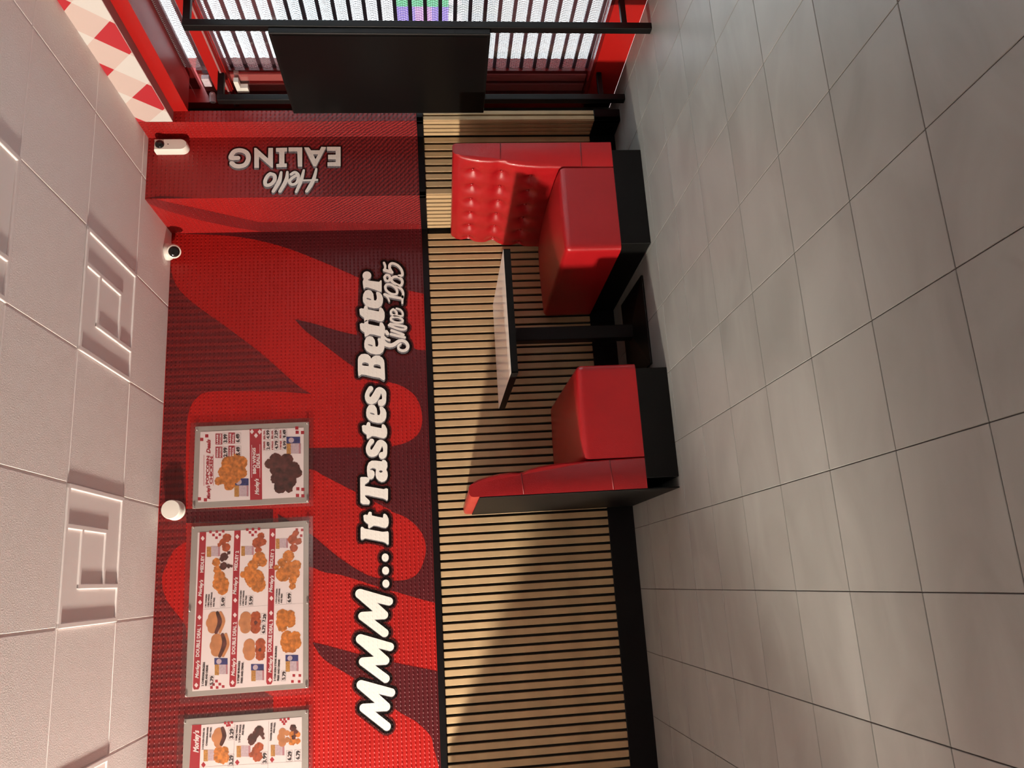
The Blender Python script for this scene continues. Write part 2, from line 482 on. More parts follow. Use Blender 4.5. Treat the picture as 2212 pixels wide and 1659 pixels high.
# ---- traced outlines of the prints, in metres on the wall (x, z)
LETTERS=[{"w":"slogan","s":[[[-0.0935,1.4537,0.0222],[-0.0412,1.6156,0.0256],[-0.1651,1.4833,0.0232],[-0.1635,1.6034,0.0225],[-0.2621,1.4827,0.0225]]],"p":[],"side":0.3,"sharp":1},{"w":"slogan","s":[[[-0.3383,1.4538,0.0218],[-0.2853,1.6158,0.0251],[-0.408,1.4817,0.0227],[-0.4063,1.6043,0.0221],[-0.5036,1.4816,0.022]]],"p":[],"side":0.3,"sharp":1},{"w":"slogan","s":[[[-0.5783,1.4525,0.0214],[-0.5266,1.6157,0.0245],[-0.6492,1.4821,0.0223],[-0.6465,1.6044,0.0217],[-0.7498,1.4805,0.0216]]],"p":[],"side":0.3,"sharp":1},{"w":"slogan","s":[],"p":[[[[0.0036,1.4492],[-0.0031,1.4503],[-0.0091,1.4532],[-0.0138,1.4577],[-0.0166,1.4633],[-0.0173,1.4694],[-0.0158,1.4755],[-0.0123,1.4809],[-0.0071,1.4852],[-0.0008,1.4879],[0.0061,1.4887],[0.0129,1.4876],[0.0189,1.4846],[0.0235,1.4802],[0.0263,1.4746],[0.0271,1.4684],[0.0256,1.4623],[0.0221,1.4569],[0.0169,1.4526],[0.0106,1.45]],[]]],"side":0.4},{"w":"slogan","s":[],"p":[[[[0.1489,1.4495],[0.142,1.4506],[0.1359,1.4536],[0.1312,1.4581],[0.1284,1.4637],[0.1276,1.4699],[0.1291,1.476],[0.1326,1.4815],[0.1378,1.4858],[0.1443,1.4885],[0.1513,1.4893],[0.1582,1.4882],[0.1643,1.4853],[0.169,1.4807],[0.1719,1.4751],[0.1726,1.4689],[0.1712,1.4628],[0.1677,1.4573],[0.1624,1.453],[0.156,1.4503]],[]]],"side":0.4},{"w":"slogan","s":[],"p":[[[[0.0759,1.4492],[0.0691,1.4503],[0.063,1.4533],[0.0584,1.4578],[0.0555,1.4634],[0.0548,1.4695],[0.0563,1.4756],[0.0598,1.4811],[0.065,1.4854],[0.0714,1.4881],[0.0783,1.4889],[0.0852,1.4878],[0.0912,1.4848],[0.0959,1.4803],[0.0988,1.4747],[0.0995,1.4685],[0.098,1.4624],[0.0945,1.457],[0.0893,1.4527],[0.0829,1.45]],[]]],"side":0.4},{"w":"slogan","s":[],"p":[[[[0.3949,1.5893],[0.4001,1.5792],[0.3965,1.5649],[0.412,1.5589],[0.416,1.5516],[0.4111,1.5416],[0.3922,1.5405],[0.3832,1.5076],[0.3758,1.4774],[0.3959,1.475],[0.3992,1.4668],[0.3905,1.4555],[0.3697,1.4458],[0.3466,1.4449],[0.3268,1.4497],[0.3175,1.4629],[0.3199,1.4801],[0.3301,1.5086],[0.3342,1.5315],[0.3263,1.5445],[0.3199,1.5576],[0.3245,1.5632],[0.3446,1.5629],[0.3524,1.5742],[0.366,1.5869]],[]]],"side":0.5},{"w":"slogan","s":[],"p":[[[[0.324,1.6061],[0.331,1.6018],[0.3306,1.5946],[0.3199,1.5833],[0.3088,1.5377],[0.2955,1.4806],[0.2962,1.4662],[0.2967,1.4504],[0.2865,1.4463],[0.2238,1.4478],[0.2214,1.455],[0.2335,1.4676],[0.24,1.4818],[0.2546,1.5387],[0.2642,1.5813],[0.2579,1.5957],[0.2584,1.6042],[0.2671,1.607]],[]]],"side":0.5},{"w":"slogan","s":[],"p":[[[[0.6122,1.6049],[0.6193,1.6004],[0.6178,1.5699],[0.6111,1.5541],[0.602,1.5498],[0.5891,1.5559],[0.5754,1.5764],[0.5653,1.5795],[0.5556,1.5332],[0.5411,1.4696],[0.5457,1.4549],[0.5407,1.4448],[0.4808,1.4462],[0.4724,1.4536],[0.4816,1.4621],[0.4882,1.4765],[0.5029,1.5342],[0.5117,1.563],[0.5125,1.5774],[0.5053,1.579],[0.4776,1.552],[0.4659,1.5507],[0.4576,1.5581],[0.4609,1.5927],[0.4717,1.6055]],[]]],"side":0.6},{"w":"slogan","s":[],"p":[[[[0.6097,1.5555],[0.6248,1.5626],[0.6546,1.565],[0.6782,1.5631],[0.7016,1.554],[0.7127,1.5362],[0.7115,1.5128],[0.7053,1.4778],[0.714,1.4717],[0.7118,1.4571],[0.6963,1.4457],[0.6754,1.4447],[0.6549,1.4525],[0.6397,1.4455],[0.6189,1.4445],[0.5985,1.4508],[0.5873,1.4627],[0.5838,1.4803],[0.592,1.4976],[0.6074,1.5104],[0.6284,1.5159],[0.6461,1.5141],[0.6593,1.5115],[0.6655,1.5166],[0.6692,1.5312],[0.6639,1.5444],[0.6581,1.5474],[0.6559,1.5314],[0.645,1.5214],[0.6286,1.5202],[0.6098,1.5279],[0.603,1.5396],[0.605,1.5498]],[[[0.6456,1.4738],[0.6421,1.4752],[0.6397,1.4791],[0.639,1.4844],[0.6402,1.4897],[0.643,1.4934],[0.6466,1.4948],[0.6501,1.4933],[0.6525,1.4894],[0.6532,1.4841],[0.652,1.4789],[0.6492,1.4751]]]]],"side":0.6},{"w":"slogan","s":[[[0.8282,1.5348,0.0155],[0.8034,1.5523,0.0119],[0.7764,1.5551,0.0137],[0.7561,1.5384,0.0201],[0.7627,1.5177,0.0232],[0.7919,1.4995,0.0215],[0.8168,1.4843,0.0185],[0.8021,1.4595,0.0149],[0.7718,1.4564,0.0119],[0.7479,1.4607,0.0143],[0.741,1.4726,0.0214]]],"p":[],"side":0.7},{"w":"slogan","s":[],"p":[[[[0.9233,1.5901],[0.9289,1.5797],[0.9252,1.565],[0.9418,1.5588],[0.946,1.5513],[0.941,1.5411],[0.9211,1.5399],[0.9119,1.5061],[0.9045,1.4751],[0.9257,1.4726],[0.9293,1.4642],[0.9202,1.4525],[0.8984,1.4426],[0.874,1.4417],[0.853,1.4466],[0.843,1.4601],[0.8453,1.4778],[0.8557,1.5071],[0.8598,1.5307],[0.8514,1.5441],[0.8444,1.5575],[0.8492,1.5633],[0.8704,1.5629],[0.8785,1.5746],[0.8928,1.5876]],[]]],"side":0.7},{"w":"slogan","s":[],"p":[[[[1.0042,1.5637],[1.0256,1.5604],[1.0467,1.5482],[1.0521,1.5302],[1.0452,1.5124],[1.0262,1.5009],[1.0045,1.4983],[0.986,1.4972],[0.984,1.4868],[0.9945,1.4807],[1.013,1.4803],[1.0223,1.4831],[1.0332,1.4844],[1.0375,1.4768],[1.0339,1.4649],[1.0178,1.4504],[0.996,1.4434],[0.9714,1.4454],[0.9503,1.4548],[0.9374,1.4729],[0.9369,1.4967],[0.9443,1.5262],[0.9606,1.5496],[0.9826,1.5626]],[[[0.9896,1.513],[0.9882,1.5157],[0.9885,1.5215],[0.9906,1.529],[0.9939,1.5362],[0.9974,1.541],[1.0003,1.5423],[1.0018,1.5397],[1.0014,1.5338],[0.9993,1.5263],[0.996,1.5191],[0.9925,1.5143]]]]],"side":0.8},{"w":"slogan","s":[[[1.1502,1.535,0.0159],[1.1244,1.5528,0.0122],[1.0966,1.5557,0.014],[1.0757,1.5387,0.0207],[1.0826,1.5177,0.0238],[1.1129,1.4992,0.022],[1.1388,1.4837,0.019],[1.1237,1.4585,0.0153],[1.0924,1.4553,0.0122],[1.0678,1.4597,0.0146],[1.0605,1.4719,0.0219]]],"p":[],"side":0.8},{"w":"slogan","s":[],"p":[[[[1.3336,1.6082],[1.3525,1.6034],[1.3678,1.5881],[1.3703,1.5669],[1.3647,1.5458],[1.3499,1.5325],[1.337,1.5282],[1.3494,1.5189],[1.3567,1.5006],[1.3544,1.4794],[1.3425,1.4614],[1.3246,1.4512],[1.3054,1.4486],[1.261,1.448],[1.2073,1.4468],[1.1981,1.4539],[1.2032,1.4644],[1.2148,1.4792],[1.2243,1.5211],[1.2371,1.566],[1.241,1.5869],[1.2321,1.5991],[1.2323,1.6066],[1.2671,1.6091]],[[[1.3041,1.5845],[1.3135,1.5798],[1.3161,1.5647],[1.3091,1.5468],[1.2994,1.5424],[1.2915,1.544],[1.2939,1.5651],[1.2977,1.5831]],[[1.292,1.5154],[1.2997,1.5092],[1.3007,1.4926],[1.2938,1.4761],[1.2808,1.4703],[1.2714,1.4714],[1.2769,1.493],[1.2825,1.514]]]]],"side":1},{"w":"slogan","s":[],"p":[[[[1.4328,1.5684],[1.4552,1.565],[1.4773,1.5525],[1.4831,1.5341],[1.4761,1.516],[1.4563,1.5041],[1.4337,1.5015],[1.4143,1.5004],[1.4124,1.4898],[1.4234,1.4835],[1.4427,1.4831],[1.4525,1.4859],[1.4638,1.4872],[1.4684,1.4795],[1.4647,1.4674],[1.4481,1.4525],[1.4253,1.4454],[1.3997,1.4475],[1.3775,1.4571],[1.3638,1.4756],[1.3631,1.4998],[1.3706,1.53],[1.3874,1.5539],[1.4103,1.5672]],[[[1.418,1.5165],[1.4165,1.5192],[1.4168,1.5252],[1.4189,1.5329],[1.4222,1.5402],[1.4259,1.5452],[1.4289,1.5465],[1.4305,1.5438],[1.4301,1.5377],[1.428,1.5301],[1.4247,1.5228],[1.421,1.5178]]]]],"side":1},{"w":"slogan","s":[],"p":[[[[1.5619,1.5935],[1.5681,1.5827],[1.5644,1.5675],[1.5821,1.5611],[1.5867,1.5534],[1.5815,1.5428],[1.5603,1.5416],[1.551,1.5066],[1.5435,1.4747],[1.5662,1.4721],[1.5701,1.4634],[1.5606,1.4513],[1.5375,1.4411],[1.5114,1.4401],[1.4889,1.4452],[1.478,1.4592],[1.4803,1.4775],[1.491,1.5078],[1.495,1.5321],[1.4858,1.5459],[1.4782,1.5597],[1.4832,1.5657],[1.5059,1.5654],[1.5144,1.5774],[1.5294,1.5909]],[]]],"side":1},{"w":"slogan","s":[],"p":[[[[1.658,1.5946],[1.6642,1.5838],[1.6605,1.5685],[1.6784,1.5621],[1.6831,1.5543],[1.6778,1.5437],[1.6564,1.5425],[1.6471,1.5073],[1.6396,1.4752],[1.6625,1.4726],[1.6666,1.4639],[1.657,1.4517],[1.6336,1.4415],[1.6073,1.4405],[1.5846,1.4456],[1.5736,1.4596],[1.5758,1.478],[1.5866,1.5084],[1.5906,1.5329],[1.5812,1.5468],[1.5735,1.5607],[1.5786,1.5667],[1.6014,1.5663],[1.61,1.5785],[1.6251,1.592]],[]]],"side":1},{"w":"slogan","s":[],"p":[[[[1.7325,1.5729],[1.7556,1.5695],[1.7785,1.5568],[1.7847,1.5382],[1.7775,1.5198],[1.7572,1.5078],[1.7339,1.5051],[1.714,1.5039],[1.712,1.4932],[1.7234,1.4868],[1.7433,1.4864],[1.7533,1.4893],[1.765,1.4906],[1.7698,1.4828],[1.7661,1.4705],[1.7491,1.4554],[1.7256,1.4481],[1.6992,1.4502],[1.6763,1.46],[1.6621,1.4787],[1.6612,1.5034],[1.6687,1.534],[1.6859,1.5583],[1.7094,1.5718]],[[[1.7176,1.5203],[1.716,1.5231],[1.7163,1.5292],[1.7185,1.537],[1.7219,1.5444],[1.7256,1.5494],[1.7287,1.5507],[1.7303,1.548],[1.73,1.5419],[1.7279,1.5341],[1.7245,1.5267],[1.7207,1.5216]]]]],"side":1},{"w":"slogan","s":[],"p":[[[[1.8791,1.5177],[1.8706,1.5192],[1.8631,1.5232],[1.8572,1.5293],[1.8534,1.537],[1.8523,1.5454],[1.8539,1.5538],[1.858,1.5614],[1.8642,1.5673],[1.872,1.5711],[1.8805,1.5723],[1.889,1.5708],[1.8966,1.5668],[1.9026,1.5607],[1.9063,1.553],[1.9074,1.5445],[1.9058,1.5361],[1.9017,1.5285],[1.8955,1.5226],[1.8877,1.5189]],[]],[[[1.8396,1.5719],[1.8628,1.5623],[1.8639,1.5406],[1.8522,1.5392],[1.8453,1.5347],[1.8352,1.4697],[1.8467,1.4602],[1.8432,1.4546],[1.7697,1.4556],[1.7683,1.4649],[1.7842,1.4986],[1.8004,1.5416],[1.8008,1.554],[1.7894,1.5634],[1.7995,1.5679]],[]]],"side":1},{"w":"year","s":[[[1.4789,1.4555,0.011],[1.4531,1.4561,0.0126],[1.4267,1.4383,0.0132],[1.4176,1.4081,0.0132],[1.4264,1.3834,0.0126],[1.4418,1.3616,0.011],[1.4464,1.337,0.0101],[1.432,1.3129,0.0101],[1.4059,1.3044,0.01],[1.3854,1.3173,0.0094],[1.3821,1.3418,0.0088],[1.395,1.3613,0.0075],[1.4143,1.3608,0.0069],[1.4261,1.3467,0.0057]],[[1.4789,1.4555,0.0101],[1.4604,1.4345,0.0069],[1.4517,1.4164,0.0082]]],"p":[],"side":1},{"w":"year","s":[[[1.5073,1.4335,0.0107],[1.4941,1.4261,0.0107]],[[1.4901,1.4048,0.0085],[1.4774,1.3638,0.0085],[1.4663,1.3227,0.0085]]],"p":[],"side":1},{"w":"year","s":[[[1.5144,1.4012,0.0082],[1.4844,1.3298,0.0082]],[[1.549,1.4157,0.0076],[1.5369,1.393,0.0076],[1.5209,1.3534,0.0076],[1.5183,1.3227,0.0076],[1.5294,1.3117,0.0076],[1.5379,1.3222,0.0076],[1.5473,1.362,0.0076],[1.5569,1.4078,0.0076]]],"p":[],"side":1},{"w":"year","s":[[[1.6005,1.3883,0.007],[1.5976,1.4007,0.007],[1.5812,1.4011,0.007],[1.5656,1.3738,0.007],[1.5646,1.3399,0.007],[1.579,1.3318,0.007],[1.5978,1.3545,0.007],[1.6043,1.3851,0.007]]],"p":[],"side":1},{"w":"year","s":[[[1.6517,1.3871,0.007],[1.639,1.4013,0.007],[1.6192,1.3987,0.007],[1.6102,1.3758,0.007],[1.6247,1.3661,0.007],[1.6448,1.378,0.007],[1.6502,1.3902,0.007]],[[1.656,1.3669,0.0064],[1.6471,1.3439,0.0064],[1.6269,1.3305,0.0064],[1.6057,1.3342,0.0064],[1.6111,1.3726,0.0064]]],"p":[],"side":1},{"w":"year","s":[[[1.7509,1.438,0.009],[1.7384,1.4067,0.009],[1.7213,1.3326,0.009]],[[1.7492,1.438,0.0051],[1.7288,1.4193,0.0052],[1.7053,1.4105,0.0051]],[[1.7361,1.3276,0.0065],[1.6897,1.3304,0.0064]]],"p":[],"side":1},{"w":"year","s":[[[1.8024,1.4331,0.0078],[1.8156,1.4235,0.0078],[1.8149,1.3987,0.0078],[1.794,1.3711,0.0078],[1.767,1.3594,0.0077],[1.7506,1.3691,0.0077],[1.7548,1.4001,0.0077],[1.7789,1.4274,0.0077],[1.8024,1.4331,0.0078]],[[1.8039,1.3647,0.0077],[1.783,1.3341,0.0077],[1.756,1.3239,0.0078],[1.7294,1.3277,0.0077]]],"p":[],"side":1},{"w":"year","s":[[[1.8662,1.4364,0.0081],[1.8794,1.4252,0.0081],[1.8756,1.4081,0.0081],[1.8553,1.4024,0.0081],[1.8404,1.4121,0.0081],[1.8442,1.4291,0.0081],[1.8662,1.4364,0.0081]],[[1.8484,1.3963,0.0084],[1.8648,1.3819,0.0084],[1.8658,1.3569,0.0085],[1.85,1.3323,0.0085],[1.8263,1.3267,0.0085],[1.8066,1.3397,0.0084],[1.8174,1.3674,0.0084],[1.8347,1.3888,0.0084],[1.8484,1.3963,0.0084]]],"p":[],"side":1},{"w":"year","s":[[[1.9626,1.4374,0.0072],[1.9404,1.4301,0.0072],[1.9168,1.4337,0.0072]],[[1.9134,1.4354,0.0104],[1.8971,1.3905,0.0104]],[[1.8988,1.3904,0.0084],[1.9295,1.4038,0.0085],[1.9514,1.3986,0.0085],[1.9568,1.3812,0.0085],[1.9418,1.3518,0.0085],[1.9107,1.3291,0.0085],[1.8768,1.3253,0.0085],[1.8723,1.3473,0.0084]]],"p":[],"side":1},{"w":"hello","s":[],"p":[[[[2.5094,1.7253],[2.5087,1.6458],[2.3827,1.6469],[2.3836,1.7224],[2.4083,1.7223],[2.4096,1.6753],[2.4268,1.6752],[2.4272,1.7189],[2.4577,1.7188],[2.4573,1.675],[2.4821,1.6748],[2.4826,1.7254]],[]]],"side":1},{"w":"hello","s":[],"p":[[[[2.5067,1.8565],[2.5065,1.8297],[2.4873,1.8162],[2.4868,1.7675],[2.5097,1.7573],[2.5075,1.7287],[2.3825,1.7877],[2.3826,1.8028]],[[[2.4604,1.8045],[2.4602,1.7759],[2.428,1.7911]]]]],"side":1},{"w":"hello","s":[],"p":[[[[2.5075,1.9453],[2.5068,1.8666],[2.3815,1.8662],[2.3818,1.8912],[2.4804,1.895],[2.4808,1.9451]],[]]],"side":1},{"w":"hello","s":[],"p":[[[[2.5043,2.017],[2.5057,1.9536],[2.4809,1.9534],[2.4791,1.9684],[2.4034,1.9678],[2.4032,1.9545],[2.3806,1.9543],[2.3794,2.0123],[2.4001,2.0142],[2.4018,1.9976],[2.4775,1.9984],[2.4796,2.0167]],[]]],"side":1},{"w":"hello","s":[],"p":[[[[2.5054,2.14],[2.5053,2.1284],[2.4365,2.061],[2.5047,2.0603],[2.5045,2.0337],[2.3777,2.0321],[2.3759,2.0387],[2.4464,2.1092],[2.4483,2.1125],[2.3768,2.1113],[2.3771,2.1377]],[]]],"side":1},{"w":"hello","s":[[[2.4085,2.2648,0.0134],[2.3914,2.2447,0.0134],[2.3885,2.2151,0.0133],[2.402,2.1859,0.0134],[2.4414,2.1715,0.0134],[2.4755,2.184,0.0135],[2.491,2.2174,0.0135],[2.4848,2.2502,0.0134],[2.4612,2.2668,0.0134],[2.4424,2.2683,0.0134],[2.442,2.2311,0.0134]]],"p":[],"side":1},{"w":"hello","s":[[[2.3655,1.7861,0.0064],[2.3017,1.8011,0.0106],[2.2571,1.821,0.012],[2.224,1.8409,0.0091]],[[2.3588,1.8578,0.0064],[2.2877,1.8742,0.0106],[2.2211,1.9003,0.0077]],[[2.2958,1.7812,0.006],[2.2931,1.8576,0.006]]],"p":[],"side":1},{"w":"hello","s":[[[2.3333,1.9291,0.0085],[2.3462,1.9076,0.0085],[2.3253,1.8876,0.0085],[2.2806,1.8973,0.0084],[2.2679,1.9237,0.0084],[2.2867,1.9387,0.0085],[2.3089,1.9239,0.0085],[2.3255,1.9008,0.0085]]],"p":[],"side":1},{"w":"hello","s":[[[2.3486,1.9507,0.0071],[2.2963,1.9569,0.012],[2.2262,1.9909,0.0098]]],"p":[],"side":1},{"w":"hello","s":[[[2.3472,1.9855,0.0071],[2.2894,1.9965,0.012],[2.2267,2.0286,0.0098]]],"p":[],"side":1},{"w":"hello","s":[[[2.3386,2.0465,0.0106],[2.327,2.0233,0.0106],[2.2972,2.0229,0.0106],[2.2714,2.0423,0.0105],[2.2662,2.0685,0.0105],[2.2905,2.0761,0.0105],[2.3238,2.0628,0.0105],[2.3386,2.0465,0.0106]]],"p":[],"side":1}]
MURAL={"stripe":[[[1.9268,2.7238],[1.7739,2.6386],[1.5888,2.4151],[1.4055,2.1937],[1.1953,1.9741],[1.1318,1.8871],[1.1539,2.082],[1.1654,2.2969],[1.1673,2.4833],[1.1334,2.5483],[1.0514,2.5901],[0.8592,2.5986],[0.3031,2.5775],[0.2558,2.6435],[0.1572,2.6891],[0.0825,2.6982],[-0.0189,2.6641],[-0.1482,2.5653],[-0.2731,2.5117],[-0.5538,2.0883],[-0.6361,2.0873],[-0.7549,2.3512],[-0.8741,2.5376],[-1.4012,2.5175],[-1.3805,2.7461],[-0.8582,2.7356],[-0.0145,2.7332],[0.7574,2.7311],[1.3102,2.7322],[2.1727,2.7424]]],"dark":[[[2.1884,2.7486],[2.2029,2.6966],[2.2009,2.5993],[2.2256,2.2636],[2.2258,1.9508],[2.2104,1.1665],[1.7301,1.111],[1.7478,1.1912],[1.7754,1.2968],[1.7058,1.3332],[1.554,1.3316],[1.4025,1.2737],[1.3787,1.1896],[1.2505,1.1546],[-0.0907,1.141],[-0.1182,1.1893],[-0.0395,1.4274],[0.0166,1.426],[0.0194,1.3474],[0.0591,1.2804],[0.1736,1.2369],[0.2802,1.2599],[0.3642,1.3374],[0.4092,1.4297],[0.7904,1.4206],[0.8138,1.3245],[0.8667,1.2543],[0.9648,1.2317],[1.0804,1.2613],[1.1558,1.3425],[1.1884,1.4334],[1.2069,1.5356],[1.2969,1.6117],[1.8668,1.5955],[1.9876,1.8365],[2.0964,2.0921],[2.165,2.3748]],[[1.6048,1.9845],[1.5712,1.8651],[1.5185,1.7122],[1.4777,1.5589],[1.2514,1.5625],[1.2982,1.6449],[1.436,1.8099],[1.5284,1.9206]],[[0.8207,2.1842],[0.804,1.8868],[0.7982,1.7046],[0.7842,1.4072],[0.4085,1.4164],[0.5178,1.6062],[0.6364,1.8125],[0.6781,1.8867],[0.7268,2.1038]],[[0.431,2.0742],[0.3025,1.8865],[0.2384,1.8138],[0.1495,1.7104],[0.0561,1.5686],[0.0166,1.426],[-0.0421,1.4274],[0.0068,1.5564],[0.0648,1.7111],[0.089,1.8143],[0.1215,1.8864],[0.1694,2.0458]],[[-0.2872,1.8785],[-0.3037,1.8156],[-0.3623,1.639],[-0.4261,1.4241],[-0.4864,1.193],[-1.0804,1.1435],[-1.0774,1.1808],[-0.889,1.2285],[-0.8175,1.246],[-0.7412,1.3189],[-0.6742,1.4228],[-0.5563,1.5662],[-0.4818,1.6658],[-0.3793,1.8158]],[[0.4588,2.1005],[0.4848,2.5844],[0.4065,2.5814],[0.3798,2.0996]]],"pier":[[[2.1957,2.7282],[2.2061,2.6558],[2.157,2.4643],[2.1398,2.4637],[2.1442,2.7257]]]}
